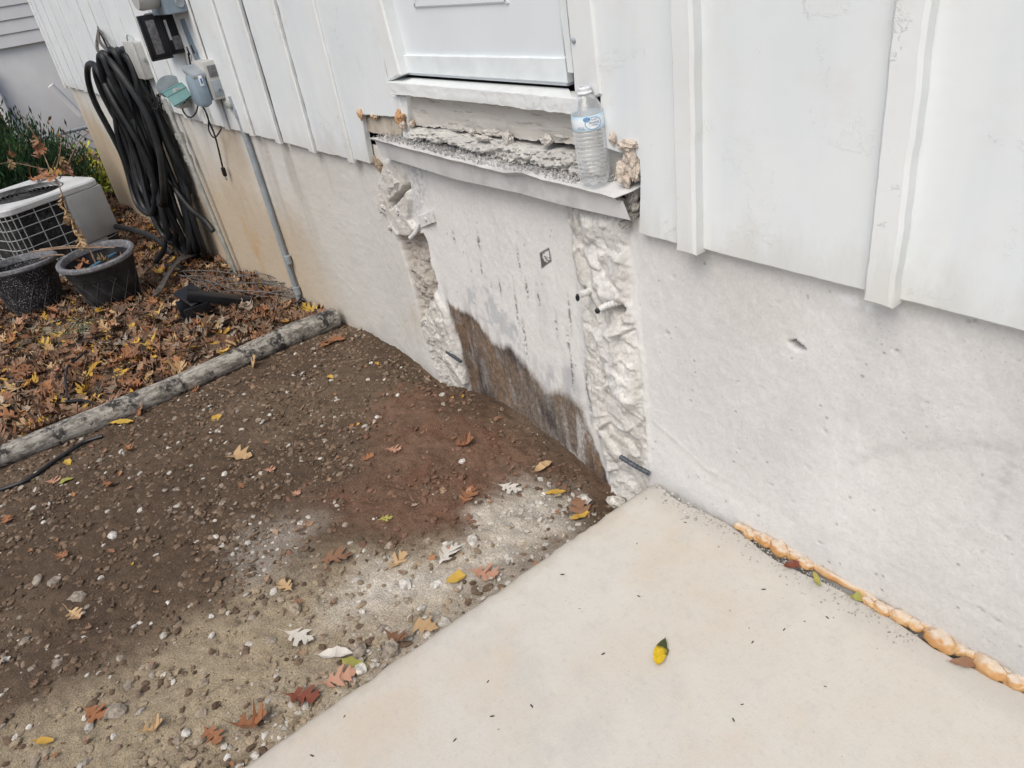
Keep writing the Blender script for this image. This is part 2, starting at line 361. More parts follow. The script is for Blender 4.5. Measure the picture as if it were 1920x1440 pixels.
M_teal = simple('teal_plastic', (.13, .26, .26), .45, .06, 14, .05, 0, (.25, .33, .32), .3)
M_ac = simple('ac_grey_paint', (.36, .365, .365), .45, .04, 10, .05, 0, (.3, .29, .27), .3)
M_actop = simple('ac_top_paint', (.58, .59, .59), .45, .05, 12, .05, 0, (.33, .31, .28), .35)
M_acwire = simple('ac_wire', (.40, .41, .41), .5, .05)
M_coil = simple('ac_coil', (.035, .037, .038), .7, .4, 60, .4, .3, (.12, .12, .115), .6)
M_stem = woodmat('dry_stem', (.20, .13, .085), (.34, .25, .18))
M_wire = simple('rusty_wire', (.13, .115, .105), .6, .25, 40, .1, .3)
M_meshw = simple('grey_wire', (.15, .14, .135), .6, .2, 40, .1, .2)
M_rebar = simple('dark_rebar', (.10, .115, .135), .55, .2, 60, .2, .4)
M_rebarp = simple('painted_rebar', (.66, .66, .64), .6, .08, 50, .2)
M_rust = simple('brown_door', (.20, .09, .05), .7, .1, 12)
M_bluepl = simple('blue_tray', (.05, .14, .22), .4, .08)
M_white = simple('white_plastic', (.78, .79, .80), .4, .03)
def potmat(name, speck):
    b = MB(name); c = b.mix(b.ramp(b.noise(14, 5), .4, .7), (.015, .015, .018), (.04, .04, .045))
    s = b.ramp(b.voro(105), .18, .34, 1, 0); s = b.math('MULTIPLY', s, b.ramp(b.noise(11, 5, .7), .62 - speck, .75 - speck)); c = b.mix(s, c, (.42, .42, .43))
    b.bump(b.noise(60, 4), .15, .003); return b.out(c, .65)
M_pot = potmat('black_pot_plastic', .02); M_potrib = simple('pot_rib', (.055, .055, .06), .6, .1); M_pot2 = potmat('speckled_pot_plastic', .24); M_rim = simple('grey_pot_rim', (.15, .15, .16), .7, .2, 70, .2, 0, (.30, .30, .31), .7)
def leafmat(name, c, c2, rough=.6):
    b = MB(name); r = b.rnd(); tc = b.N.new('ShaderNodeTexCoord').outputs['Object']
    cc = b.mix(r, c, c2); n = b.noise(35, 5, .65, vec=tc); cc = b.mix(b.math('MULTIPLY', b.ramp(n, .45, .75), .5), cc, tuple(x * .45 for x in c2))
    b.bump(b.noise(60, 3, vec=tc), .25, .002); return b.out(cc, rough, 0, .25)
LM = dict(orange=leafmat('orange_leaf', (.33, .15, .07), (.26, .12, .062)), brown=leafmat('brown_leaf', (.20, .105, .06), (.27, .15, .09)),
          tan=leafmat('tan_leaf', (.44, .29, .15), (.52, .36, .2)), yellow=leafmat('yellow_leaf', (.54, .37, .07), (.50, .30, .06)),
          dust=leafmat('dusty_leaf', (.55, .51, .45), (.60, .56, .5)), red=leafmat('red_brown_leaf', (.17, .055, .035), (.22, .07, .04)),
          rust=leafmat('rust_leaf', (.28, .12, .06), (.34, .155, .07)), pink=leafmat('pinkish_leaf', (.48, .27, .18), (.42, .22, .15)), olive=leafmat('olive_leaf', (.30, .29, .08), (.42, .38, .1)))

# ------------------------------------------------------------------ ground height
def gh(x, y):
    x = np.asarray(x, float); y = np.asarray(y, float)
    z = np.interp(x, [-60, -14, -8.2, -6, -5, -3.75, -3.3, -3.0, -2.2, -1.2, 5], [-.7, -.5, -.38, -.295, -.245, -.175, -.14, -.11, -.075, -.055, -.055])
    z = z - .10 * np.exp(-((x + 1.28) / .32) ** 2) * sst(-.55, 0, y) + .03 * np.exp(-((x + 2.1) / .35) ** 2 - ((y + .08) / .25) ** 2) - .07 * np.exp(-((x + 2.3) / .22) ** 2) * sst(-.18, 0, y)
    z = z + .016 * fbm(x * 2.2, y * 2.2, 0, 3, 21)
    return z
def G(px, py):
    z = -.1
    for i in range(12):
        p = Gz(px, py, z); z = .5 * z + .5 * float(gh(p[0], p[1]))
    return Gz(px, py, z)
def gpoly(L): return [tuple(G(a, b)[:2]) for a, b in L]

# ================================================================== SETTING: ground
gx = np.r_[np.linspace(-60, -9, 26)[:-1], np.linspace(-9, -3.4, 150)[:-1], np.arange(-3.4, -1.1, .0085), np.linspace(-1.05, 1, 12), np.linspace(3, 60, 14)]
gy = np.r_[np.linspace(-60, -3, 20)[:-1], np.linspace(-3, -2.3, 18)[:-1], np.arange(-2.3, .06, .0085), np.linspace(.1, 3, 18), np.linspace(5, 60, 14)]
X, Y = np.meshgrid(gx, gy); x = X.ravel(); y = Y.ravel()
near = sst(-4.2, -3.2, x) * sst(-3.2, -2.3, y) * (1 - sst(-.6, -.4, x))
zred_p = gpoly([(840, 735), (760, 720), (700, 760), (690, 860), (600, 940), (590, 1010), (700, 1030), (860, 1010), (930, 940), (1010, 880), (1080, 880), (1150, 940), (1000, 850), (890, 760)])
ztan_p = gpoly([(-200, 1500), (150, 1290), (330, 1210), (470, 1110), (560, 1080), (700, 1060), (800, 1030), (1000, 1010), (1040, 1010), (600, 1380), (480, 1500)])
zdust_p = gpoly([(880, 960), (960, 910), (1060, 930), (1100, 985), (1000, 1060), (900, 1110), (790, 1150), (690, 1170), (640, 1140), (700, 1080), (830, 1060), (880, 1010)])
zdust2_p = gpoly([(480, 1000), (540, 980), (590, 1010), (570, 1070), (510, 1090), (470, 1050)])
wx = x + .05 * fbm(x * 5, y * 5, 0, 3, 31); wy = y + .05 * fbm(x * 5, y * 5, 4, 3, 33)
def zones(x, y):
    wx = x + .13 * fbm(x * 4, y * 4, 0, 5, 31, .6); wy = y + .13 * fbm(x * 4, y * 4, 4, 5, 33, .6)
    red = sst(-.11, .15, polysd(wx, wy, zred_p)) * (.72 + .28 * sst(-.3, .3, fbm(x * 7, y * 7, 2, 4, 34))); tan = sst(-.12, .12, polysd(wx, wy, ztan_p))
    dust = np.maximum(sst(-.10, .08, polysd(wx, wy, zdust_p)), .5 * sst(-.09, .08, polysd(wx, wy, zdust2_p))); dust = np.maximum(dust, .55 * sst(-1.42, -1.2, wx) * sst(-1.3, -1.0, wy) * (1 - sst(-.35, -.2, wy)))
    return red, tan, dust
red, tan, dust = zones(x, y); far = sst(-3.1, -3.3, x) if False else 1 - sst(-3.32, -3.12, x)
z = gh(x, y) + near * (.007 * fbm(x * 14, y * 14, 0, 4, 41) + .0045 * vn(x * 48, y * 48, 0, 44) + .0035 * vn(x * 110, y * 110, 0, 45))
f1, f2, *_ = worley(x * 34, y * 34, 46); z += near * (1 - far) * .006 * np.clip(.5 - f1, 0, 1) * (.5 + red)
z += near * red * (.012 * np.clip(fbm(x * 11, y * 11, 0, 4, 47, .6), -.2, 1) + .004 * facet(x, y, 40, 48)[0])
z = np.where(x > -1.16, -.22, np.where(x > -1.19, np.minimum(z, -.03), z))
c = np.tile(np.array([.095, .066, .046]), (len(x), 1)); m = fbm(x * 3, y * 3, 0, 5, 51)
c = lerp3(c, (.135, .098, .068), sst(-.2, .5, m)); c = lerp3(c, (.32, .26, .18), tan); c = lerp3(c, (.178, .104, .070), red * (.85 - .35 * tan))
c = lerp3(c, (.15, .072, .045), red * sst(.1, .5, fbm(x * 9, y * 9, 0, 4, 54)) * .7)
c = lerp3(c, (.50, .455, .39), dust * (.82 + .18 * sst(-.3, .3, fbm(x * 12, y * 12, 0, 4, 55)))); c = lerp3(c, (.08, .056, .04), far * .9)
c *= (1 + .22 * fbm(x * 30, y * 30, 0, 3, 58))[:, None]
o = obj('ground', (np.column_stack([x, y, z]), gridfaces(len(gy), len(gx))), M_soil, col=c); kind(o, 'structure', 'bare soil yard of brown gravel and red clay')

# patio slab: left edge along the yard, back edge broken at the wall
sx = np.r_[-1.172, -1.168, -1.160, np.arange(-1.15, .5, .02), np.linspace(.52, 3, 20)]; sy = np.r_[np.linspace(-5, -2.2, 20), np.arange(-2.18, -.06, .02), np.linspace(-.05, 0, 14)]
X, Y = np.meshgrid(sx, sy); xx = X.ravel(); yy = Y.ravel()
back = -.008 - .016 * np.exp(-((xx + 1.07) / .06) ** 2) - .020 * np.exp(-((xx + .74) / .12) ** 2) - .014 * np.exp(-((xx + .36) / .09) ** 2) - .006 * (1 + fbm(xx * 25, xx * 0, 0, 4, 61)); yy = np.where(yy > -.06, -.05 + (yy + .05) / .05 * (.05 + back), yy)
dx = xx + 1.172
xx = xx + np.where(dx < .02, .004 * fbm(yy * 9, yy * 0, 0, 4, 63) + .003 * vn(yy * 60, yy * 0, 0, 64), 0)
zz = .0015 * fbm(xx * 2, yy * 2, 0, 3, 62) - np.where(dx < .001, .014, np.where(dx < .006, .006, np.where(dx < .013, .0015, 0))) - .006 * sst(back - .006, back, yy)
V = np.column_stack([xx, yy, zz]); nr, nc = len(sy), len(sx); F = [tuple(q) for q in gridfaces(nr, nc)]
rim = list(range(nc)) + [i * nc + nc - 1 for i in range(1, nr)] + [(nr - 1) * nc + j for j in range(nc - 2, -1, -1)] + [i * nc for i in range(nr - 2, 0, -1)]
n0 = len(V); Bv = V[rim].copy(); Bv[:, 2] = -.25; V = np.vstack([V, Bv]); m_ = len(rim)
for k in range(m_): F.append((rim[(k + 1) % m_], rim[k], n0 + k, n0 + (k + 1) % m_))
o = obj('patio_slab', (V, F), M_slab); kind(o, 'structure', 'pale concrete patio slab along the house wall')

# ================================================================== HOUSE
house = empty('house', (-2, 0, 0), 'white board and batten house with damaged foundation below a raised door', 'house')
def hp(name, VF, m, parent=None, **k):
    if parent is None: return obj(name, rel(VF, house), m, house, **k)
    return obj(name, rel(VF, house), m, parent, **k)
ZS = .735       # lower edge of the siding boards
YS = -.028      # siding face
# --- foundation
fx = np.r_[np.arange(-8.2, -2.62, .016), np.arange(-2.62, -1.12, .0042), np.arange(-1.12, -.1, .0055), np.arange(-.1, .3, .02), np.linspace(.31, 2.2, 40)]
fz = np.r_[np.linspace(-.7, -.24, 10)[:-1], np.arange(-.24, .80, .0042)]
X, Z = np.meshgrid(fx, fz); x = X.ravel(); z = Z.ravel()
wp = lambda L: pxz(L, 0)
wxn = .010 * fbm(x * 16, z * 16, 0, 4, 71); wzn = .010 * fbm(x * 16, z * 16, 3, 4, 73)
L_all = polysd(x + wxn, z + wzn, wp([(727, 296), (712, 345), (714, 392), (726, 405), (745, 445), (760, 480), (775, 530), (785, 580), (790, 605), (800, 645), (815, 692), (835, 738), (850, 790), (890, 790), (885, 745), (878, 705), (866, 670), (850, 620), (835, 575), (815, 540), (808, 500), (800, 460), (792, 435), (772, 410), (776, 375), (770, 350), (765, 325), (752, 296)]))
L_blk = polysd(x + wxn * .6, z + wzn * .6, wp([(727, 290), (712, 345), (714, 392), (726, 403), (740, 425), (748, 440), (775, 445), (785, 428), (772, 410), (776, 375), (768, 350), (766, 325), (752, 290)]))
L_mid = polysd(x + wxn, z + wzn, wp([(745, 440), (757, 480), (772, 530), (784, 580), (789, 605), (796, 590), (815, 560), (818, 530), (808, 500), (800, 460), (792, 437), (775, 440)]))
R_all = polysd(x + wxn, z + wzn, wp([(1056, 380), (1070, 430), (1078, 480), (1086, 540), (1092, 600), (1098, 650), (1092, 690), (1100, 740), (1115, 790), (1130, 850), (1150, 935), (1160, 990), (1222, 960), (1217, 890), (1214, 800), (1206, 700), (1201, 650), (1195, 600), (1187, 560), (1184, 500), (1179, 440), (1176, 380)]))
R_top = polysd(x + wxn, z + wzn, wp([(1098, 395), (1098, 470), (1120, 540), (1150, 575), (1178, 558), (1182, 500), (1177, 440), (1172, 400)]))
R_mid = polysd(x + wxn, z + wzn, wp([(1120, 620), (1135, 690), (1150, 730), (1190, 770), (1205, 755), (1200, 690), (1196, 620), (1170, 600)]))
fa, fe = facet(x, z, 17, 81); fb, fe2 = facet(x + .02 * fa, z, 42, 84); fn = fbm(x * 60, z * 60, 0, 4, 87)
rid = 1 - 2 * abs(fbm(x * 13, z * 17, 0, 3, 88)); rid2 = 1 - 2 * abs(fbm(x * 34, z * 38, 0, 3, 89)); fa0 = fa; fa = facet(x, z, 9, 86)[0]
ckf = worley(x * 15 + 1.2 * fbm(x * 9, z * 9, 0, 3, 1), z * 12 + 1.2 * fbm(x * 9, z * 9, 4, 3, 2), 104); crack = sst(.05, .012, ckf[1] - ckf[0]) * sst(-.1, .25, fbm(x * 6, z * 6, 0, 3, 106))
fc_, _q = facet(x, z, 95, 108)
rough = -fa * .015 - fa0 * .010 - fb * .0035 - rid2 * .0012 + fbm(x * 8, z * 8, 0, 3, 90) * .009 + fn * .0016 + crack * .010
yv = .0016 * fbm(x * 6, z * 6, 0, 3, 91) + .0012 * fbm(x * 60, z * 40, 0, 3, 92)
mL = sst(-.004, .012, L_all); mR = sst(-.006, .02, R_all); mB = sst(-.003, .010, L_blk); mM = sst(-.004, .012, L_mid); mRT = sst(-.01, .03, R_top); mRM = sst(-.01, .03, R_mid)
grain2 = fbm(x * 90, z * 90, 0, 3, 95)
yv += mL * (rough * .8 - .006) - mB * (.010 + .5 * rough) + mM * (.028 + .012 * fbm(x * 40, z * 40, 0, 4, 96) + .006 * grain2)
yv += mR * (rough * .8 - .006) - mRT * (.016 + .014 * fa) - mRM * (.020 + .006 * fa)
# left undercut of the two hanging chunks, cavity below the upper chunk
cav = sst(-.004, .012, polysd(x + wxn, z + wzn, wp([(735, 375), (748, 362), (770, 345), (772, 355), (755, 372), (746, 382), (737, 392)]))); yv += cav * .055
# cavities in the right rib and slab-like edge bead where the right wall begins
cav2 = sst(-.004, .010, polysd(x + wxn * .5, z + wzn * .5, wp([(1152, 570), (1162, 560), (1180, 572), (1178, 590), (1160, 588)]))); yv += cav2 * .04
bead = np.exp(-((x - np.interp(z, [w_[1] for w_ in wp([(1218, 890), (1206, 700), (1190, 560), (1182, 440)])], [w_[0] for w_ in wp([(1218, 890), (1206, 700), (1190, 560), (1182, 440)])]) - .004) / .006) ** 2) * sst(-.02, .02, z) * (.6 + .6 * fbm(z * 12, z * 0, 0, 3, 97)); yv -= bead * .008
# middle panel sits slightly back between the ribs; form seam near the slab
inn = (x > -2.3) & (x < -1.3); pan = sst(-.02, .02, polysd(x, z, wp([(780, 290), (800, 460), (835, 575), (885, 745), (890, 800), (1160, 990), (1150, 935), (1095, 700), (1078, 480), (1060, 360)]))); yv += pan * .006
zs = np.interp(x, [-3.1, -2.95, -2.52, -2.4, -1.2, -1.0, -.3, 1], [.15, .10, -.11, -.2, .2, .12, .14, .12]) + .010 * fbm(x * 4, x * 0, 0, 3, 99)
seam = np.exp(-((z - zs) / .006) ** 2) * (1 - mL) * (1 - mR) * (1 - pan) * ((x > -3.1) & (x < -2.3) | (x > -1.18)) * sst(-.25, .25, fbm(x * 7, z * 2, 0, 2, 101)); yv -= seam * .0009; yv += sst(0, .02, zs - z) * .0007 * (x > -1.2)
chip = sst(-.003, .004, polysd(x, z, wp([(1478, 640), (1490, 638), (1510, 655), (1500, 658), (1486, 652)]))); yv += chip * .02
pr_ = np.random.default_rng(77); pit = np.zeros_like(x)
for _ in range(45):
    px_ = pr_.uniform(-1.15, -.12) if pr_.random() < .72 else pr_.uniform(-3.6, -2.5); pz_ = pr_.uniform(.02, .70); sl = (abs(x - px_) < .03) & (abs(z - pz_) < .03)
    if not sl.any(): continue
    sl_ = pr_.normal() * .6; a_ = pr_.uniform(.002, .0055); b_ = a_ * pr_.uniform(.4, .9); pit[sl] = np.maximum(pit[sl], np.exp(-((x[sl] - px_) / a_) ** 2 - ((z[sl] - pz_ + sl_ * (x[sl] - px_)) / b_) ** 2) * pr_.uniform(.3, 1))
pit *= (1 - mR) * (1 - mL); yv += pit * .006
# colours
pale = np.array([.69, .685, .67]); c = np.tile(pale, (len(x), 1)); big = fbm(x * 1.6, z * 1.6, 0, 5, 111); mid = fbm(x * 7, z * 7, 0, 4, 112)
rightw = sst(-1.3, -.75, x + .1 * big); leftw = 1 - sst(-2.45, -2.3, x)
c = lerp3(c, (.555, .553, .542), rightw * sst(-.4, .4, big + .3 * mid)); c = lerp3(c, (.61, .595, .57), rightw * sst(.1, .6, fbm(x * 2.2, z * 3, 0, 4, 113)) * .6)
c = lerp3(c, (.50, .495, .48), rightw * sst(.05, .5, fbm(x * 3.5, z * 5, 2, 5, 114, .6)) * .5)
c = lerp3(c, (.585, .57, .53), leftw * (.75 + .25 * sst(-.3, .3, big)))
c = lerp3(c, (.50, .40, .28), leftw * sst(-2.7, -3.8, x) * sst(-.35, .35, fbm(x * 2, z * 1.2, 0, 4, 115) + .45 - z * 1.2) * .85)
c = lerp3(c, (.47, .28, .12), sst(.1, .5, fbm(x * 2.6, z * 1.4, 0, 4, 117) + .25 - abs(z - .12) * 1.2 - abs(x + 4.0) * .22) * leftw * .7)
st = fbm(x * 9, z * .8, 0, 4, 118); c = lerp3(c, (.32, .29, .24), leftw * sst(.15, .5, st) * sst(.0, .6, z) * .45)
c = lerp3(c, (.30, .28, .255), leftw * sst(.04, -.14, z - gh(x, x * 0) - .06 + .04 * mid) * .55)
c = lerp3(c, (.70, .70, .69), leftw * seam * .15)
c = lerp3(c, (.715, .705, .685), pan * .9); c = lerp3(c, (.56, .56, .555), pan * sst(.35, .65, fbm(x * 26, z * 5, 0, 4, 121)) * .35)
gp = polysd(x + 2.5 * wxn, z + 2.5 * wzn, wp([(872, 538), (915, 545), (945, 585), (980, 630), (965, 650), (920, 610), (880, 585)])); c = lerp3(c, (.45, .465, .49), sst(-.012, .006, gp) * sst(-.15, .2, fbm(x * 30, z * 24, 0, 5, 123, .65) + .02) * .7)
gp2 = polysd(x + 2 * wxn, z + 2 * wzn, wp([(1010, 690), (1075, 690), (1090, 760), (1060, 800), (1030, 760)])); c = lerp3(c, (.40, .41, .43), sst(-.04, .03, gp2) * sst(-.2, .3, fbm(x * 30, z * 10, 0, 4, 124)) * .7)
gp3 = polysd(x + wxn, z + wzn, wp([(765, 300), (790, 305), (800, 380), (775, 410)])); c = lerp3(c, (.36, .38, .41), sst(-.03, .03, gp3) * sst(-.3, .4, fbm(x * 120, z * 120, 0, 2, 125)) * .6)
# raw and painted broken concrete
c = lerp3(c, (.64, .62, .58), mL); c = lerp3(c, (.36, .315, .27), mM * (.75 + .25 * fn)); c = lerp3(c, (.48, .43, .37), mM * sst(.1, .5, grain2) * .7)
c = lerp3(c, (.68, .665, .63), mR); c = lerp3(c, (.75, .74, .72), np.maximum(mRT, mRM) * .7); c = lerp3(c, (.42, .40, .375), np.maximum(mR, mL) * crack * .75); c = lerp3(c, (.54, .515, .47), np.maximum(mR, mL) * sst(-.1, .45, fbm(x * 14, z * 14, 3, 5, 107, .6)) * .75)
c = lerp3(c, (.36, .345, .325), np.maximum(mR, mL) * (1 - mM) * sst(.05, -.02, np.minimum(fe / 17 * 8, fe2 / 6)) * .0 + mR * sst(.15, .5, fbm(x * 24, z * 30, 0, 4, 131)) * sst(.30, .05, z) * .5)
c = lerp3(c, (.30, .28, .26), mR * sst(.2, .5, fbm(x * 30, z * 18, 0, 3, 132)) * sst(-1.3, -1.4, x) * sst(.45, .7, z) * .6)
# brown stain where the old step touched the wall: streaked grain, black foot
ps = wp([(836, 562), (862, 578), (895, 605), (922, 640), (950, 650), (985, 682), (1022, 730), (1045, 728), (1065, 740), (1090, 760), (1098, 785), (1112, 830), (1128, 880), (1150, 938), (1160, 1000), (900, 820), (882, 745), (866, 670), (850, 620)])
streak = .6 * fbm(x * 60, z * 9, 0, 4, 135) + .5 * fbm(x * 22, z * 12, 0, 4, 152); drip = fbm(x * 45, z * 4, 0, 3, 134)
sd_ = polysd(x + 1.5 * wxn, z + 2 * wzn, ps) + .010 * fbm(x * 55, z * 22, 0, 4, 153, .7) + .013 * drip * sst(-.05, .12, z) + .006 * streak; soft = np.interp(x, [-2.1, -1.85, -1.6], [.012, .020, .040]) * sst(-.02, .14, z) + .010; ms = sst(0, 1, (sd_ + soft * .45) / (soft * 1.2))
cs = np.tile(np.array([.20, .155, .118]), (len(x), 1)); pat = fbm(x * 9 + .3 * streak, z * 6, 0, 4, 136)
cs = lerp3(cs, (.27, .18, .115), sst(-.1, .5, pat + .2 * streak)); cs = lerp3(cs, (.24, .205, .175), sst(-.2, .4, fbm(x * 6, z * 5, 3, 4, 140) + .3 * streak) * .7)
cs = lerp3(cs, (.095, .082, .078), sst(.05, .65, fbm(x * 8, z * 5, 2, 4, 137) + .5 * streak + .30 * (1 - sst(-.20, .10, z - .05 * pat))))
bp = np.array([W(a, b)[[0, 2]] for a, b in ((905, 790), (960, 820), (1010, 850), (1060, 885), (1120, 925))]); bz = np.interp(x, bp[:, 0], bp[:, 1]); band = np.exp(-((z - bz - .02 * streak) / .07) ** 2)
cs = lerp3(cs, (.075, .066, .072), np.clip(band * (.75 + .6 * streak + .3 * pat), 0, 1) * .8)
cs = lerp3(cs, (.10, .08, .065), np.exp(-((x + 2.06) / .09) ** 2) * (.5 + .5 * streak) * .8); cs = lerp3(cs, (.33, .325, .32), sst(.05, .55, fbm(x * 50, z * 14, 5, 4, 149)) * .55)
cs = lerp3(cs, (.065, .055, .05), sst(.2, .6, fbm(x * 60, z * 10, 0, 4, 138)) * .55); cs = lerp3(cs, (.36, .31, .26), sst(.2, .6, fbm(x * 60, z * 18, 1, 4, 142)) * .35)
wsp = sst(.12, .32, fbm(x * 30, z * 7, 7, 5, 139)) * np.exp(-((x + 1.50 - .12 * z + .03 * fbm(z * 9, z * 0, 0, 2, 5)) / .055) ** 2); cs = lerp3(cs, (.58, .57, .55), wsp * .7)
edge_dark = sst(.05, .0, sd_) * sst(.22, .05, abs(x + 2.08)) + sst(.03, 0, sd_) * sst(-1.55, -1.42, x) * .6; cs = lerp3(cs, (.06, .052, .048), np.clip(edge_dark * (.55 + .45 * streak), 0, 1) * .8)
cs *= (1 + .28 * fbm(x * 110, z * 60, 0, 3, 141))[:, None]
ms = ms * (1 - mL * .95); c = c * (1 - ms[:, None]) + cs * .82 * ms[:, None]
soot = sst(-.09, .0, sd_) * (1 - ms) * pan; c = lerp3(c, (.46, .455, .45), soot * sst(-.2, .4, drip) * .6)
yv += ms * .003 * (streak + .5 * grain2)
dk = polysd(x + .3 * wxn, z + .3 * wzn, wp([(1008, 476), (1026, 465), (1031, 492), (1012, 506)])); sel = sst(-.002, .002, dk) * np.maximum(sst(-.05, .1, fbm(x * 90, z * 90, 0, 3, 143)), sst(.008, .004, dk)); c = lerp3(c, (.05, .05, .05), sel * .9)
for (a, b, ww, hh) in [(895, 455, 4, 10), (970, 490, 2, 16), (985, 545, 3, 12), (935, 540, 2, 9), (1065, 590, 2, 22), (966, 580, 2, 25), (982, 640, 3, 30), (1007, 560, 2, 14), (1062, 640, 3, 12), (1103, 740, 3, 45), (1070, 700, 2, 30), (900, 505, 2, 9), (1040, 610, 2, 16), (848, 445, 3, 8)]:
    p = W(a, b); q = W(a + ww, b + hh); dd = np.exp(-((x - p[0] - (p[2] - z) * -.03) / (.0022 * ww)) ** 2 - ((z - p[2]) / (.0022 * hh)) ** 2); c = lerp3(c, (.15, .14, .135), np.clip(dd * 1.3 * (vn(x * 160, z * 160, 0, 145) > -.1), 0, 1) * .85)
wpaint = np.maximum(sst(-.01, .01, polysd(x + 2 * wxn, z + 2 * wzn, wp([(1545, 548), (1618, 560), (1622, 588), (1590, 580)]))), sst(-.01, .01, polysd(x + 2 * wxn, z + 2 * wzn, wp([(1650, 570), (1740, 595), (1770, 610), (1720, 600)])))); c = lerp3(c, (.76, .77, .78), wpaint * sst(-.3, .2, fbm(x * 60, z * 60, 0, 3, 147)))
scuff = np.zeros_like(x)
for A, B_, wd in [((1640, 850), (1760, 825), .012), ((1760, 825), (1915, 840), .015), ((1600, 870), (1640, 850), .010), ((1900, 870), (1860, 980), .012)]:
    a = W(*A)[[0, 2]]; b = W(*B_)[[0, 2]]; e = b - a; t = np.clip(((x - a[0]) * e[0] + (z - a[1]) * e[1]) / (e @ e), 0, 1); scuff = np.maximum(scuff, np.exp(-(np.hypot(x + wxn - a[0] - t * e[0], z + wzn - a[1] - t * e[1]) / wd) ** 2))
c = lerp3(c, (.38, .375, .365), scuff * .42 * (.6 + .4 * mid)); yv += scuff * .002 * grain2
c = lerp3(c, (.28, .27, .255), pit * .55); c = lerp3(c, (.1, .1, .1), chip * .5); c *= (1 + .05 * mid + .05 * grain2)[:, None]
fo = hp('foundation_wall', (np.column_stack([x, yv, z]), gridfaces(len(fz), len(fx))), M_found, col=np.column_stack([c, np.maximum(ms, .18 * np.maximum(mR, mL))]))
fq = gridfaces(len(fz), len(fx)); ra = fo.data.attributes.new('rib', 'FLOAT', 'POINT'); ra.data.foreach_set('value', np.maximum(mR, mL).astype(np.float32))
# house mass behind the visible skin
hp('wall_core', box((-3.0, 2.06, 1.05), (10.36, 4.0, 3.5), 0), M_dark)

# --- siding boards and battens
def prect(x0, x1, z0, z1): return [(x0, z0), (x1, z0), (x1, z1), (x0, z1)]
ZT = 2.7
bat_r = [-1.003, -.583, -.163, .257, .677, 1.097, 1.517]; bat_l = [-2.584, -2.921, -3.267, -3.577] + [-3.577 - .345 * k for k in range(1, 14)]
for i, bx in enumerate(bat_r):
    lean = (.0, -.012, .008, 0, 0, 0, 0)[i]
    hp('batten', plate([(bx - .025, ZS - .006), (bx + .027, ZS - .006), (bx + .027 + lean, ZT), (bx - .025 + lean, ZT)], -.056, .034, .0022, .02, .006, 200 + i), M_trim)
    if i < 6: hp('siding_board', plate(prect(bx + .012, bat_r[i + 1] - .012, ZS, ZT), YS, .022, .0018, .02, .003, 220 + i), M_paint)
for i, bx in enumerate(bat_l):
    hp('batten', plate(prect(bx - .022, bx + .022, ZS - .010, ZT), -.038 if i < 4 else -.033, .016 if i < 4 else .010, .003, .02, .004, 240 + i), M_trim)
    if i < len(bat_l) - 1:
        gap = .020 if i in (1, 3) else .004 + .006 * random.random(); hp('siding_board', plate(prect(bat_l[i + 1] + .024 + gap, bx - .012, ZS + random.uniform(-.006, .006), ZT), YS + random.uniform(-.002, .004), .022, .0035, .02, .003, 260 + i), M_paint)
hp('siding_board', plate(prect(-8.2, bat_l[-1] - .012, ZS, ZT), YS, .022, .006, .03, .003, 281), M_paint)
hp('corner_board', plate(prect(-8.26, -8.2, ZS - .02, ZT), YS - .012, .09, .003, .03, .004, 283), M_trim)
# boards beside the door, cut round the old step's ledge
pl = pxz([(657, 297), (692, 307), (689, 290), (684, 262), (677, 216), (757, 221), (748, 182), (735, 178), (727, 153)], YS)
xj = W(712, 0, YS)[0]; hp('siding_board', plate(pl + [(pl[-1][0], pl[-1][1] + .03), (xj, W(712, 0, YS)[2]), (xj - .002, ZT), (-2.584 + .012, ZT)], YS, .022, .0022, .015, .003, 285), M_paint)
pr = pxz([(1197, 439), (1199, 330), (1197, 300), (1187, 288), (1160, 286), (1130, 276), (1126, 240), (1124, 180)], YS)
hp('siding_board', plate([(-1.003 - .012, ZS - .004)] + pr + [(pr[-1][0] + .002, ZT), (-1.003 - .012, ZT)], YS, .022, .0022, .015, .003, 287), M_paint)
# --- door, frame, sill
dl = W(737, 100, .004)[0]; dr = W(1057, 100, .004)[0]; dbz = W(900, 150, .004)[2]
door = hp('door', plate(prect(dl, dr, dbz, ZT), .004, .04, 0, .02, .002), M_door)
mz = W(777, 16, .0)[2]; ml = W(777, 16, 0)[0]; mr = dr - (ml - dl)
for nm, pp, dy in (('panel_moulding', [(ml, mz), (mr, mz), (mr - .03, mz + .035), (ml + .03, mz + .035)], -.006), ('panel_moulding', [(ml, mz), (ml + .03, mz + .035), (ml + .03, 1.9), (ml, 1.95)], -.006), ('panel_moulding', [(mr, mz), (mr, 1.95), (mr - .03, 1.9), (mr - .03, mz + .035)], -.006), ('raised_panel', prect(ml + .06, mr - .06, mz + .07, 1.85), -.003)):
    hp(nm, plate(pp, .004 + dy, .012, 0, .02, .005), M_door, door)
hp('bottom_rail', plate(pxz([(737, 103), (1058, 109), (1063, 156), (746, 136)], -.006), -.006, .02, .0008, .03, .002, 5), M_doorrail, door)
zj = lambda L, Y, top: (lambda q: q + [(q[-1][0] + top[0], ZT), (q[0][0] + top[1], ZT)])(pxz(L, Y))
hp('door_jamb', plate([pxz([(697, 0)], -.034)[0], pxz([(728, 154)], -.034)[0], pxz([(750, 141)], -.034)[0], pxz([(713, 0)], -.034)[0], (W(713, 0, -.034)[0], ZT), (W(697, 0, -.034)[0], ZT)], -.034, .06, .0016, .02, .005, 301), M_trim)
jr = pxz([(1060, 0), (1073, 140), (1076, 172), (1108, 187), (1126, 178), (1123, 150), (1108, 0)], -.034)
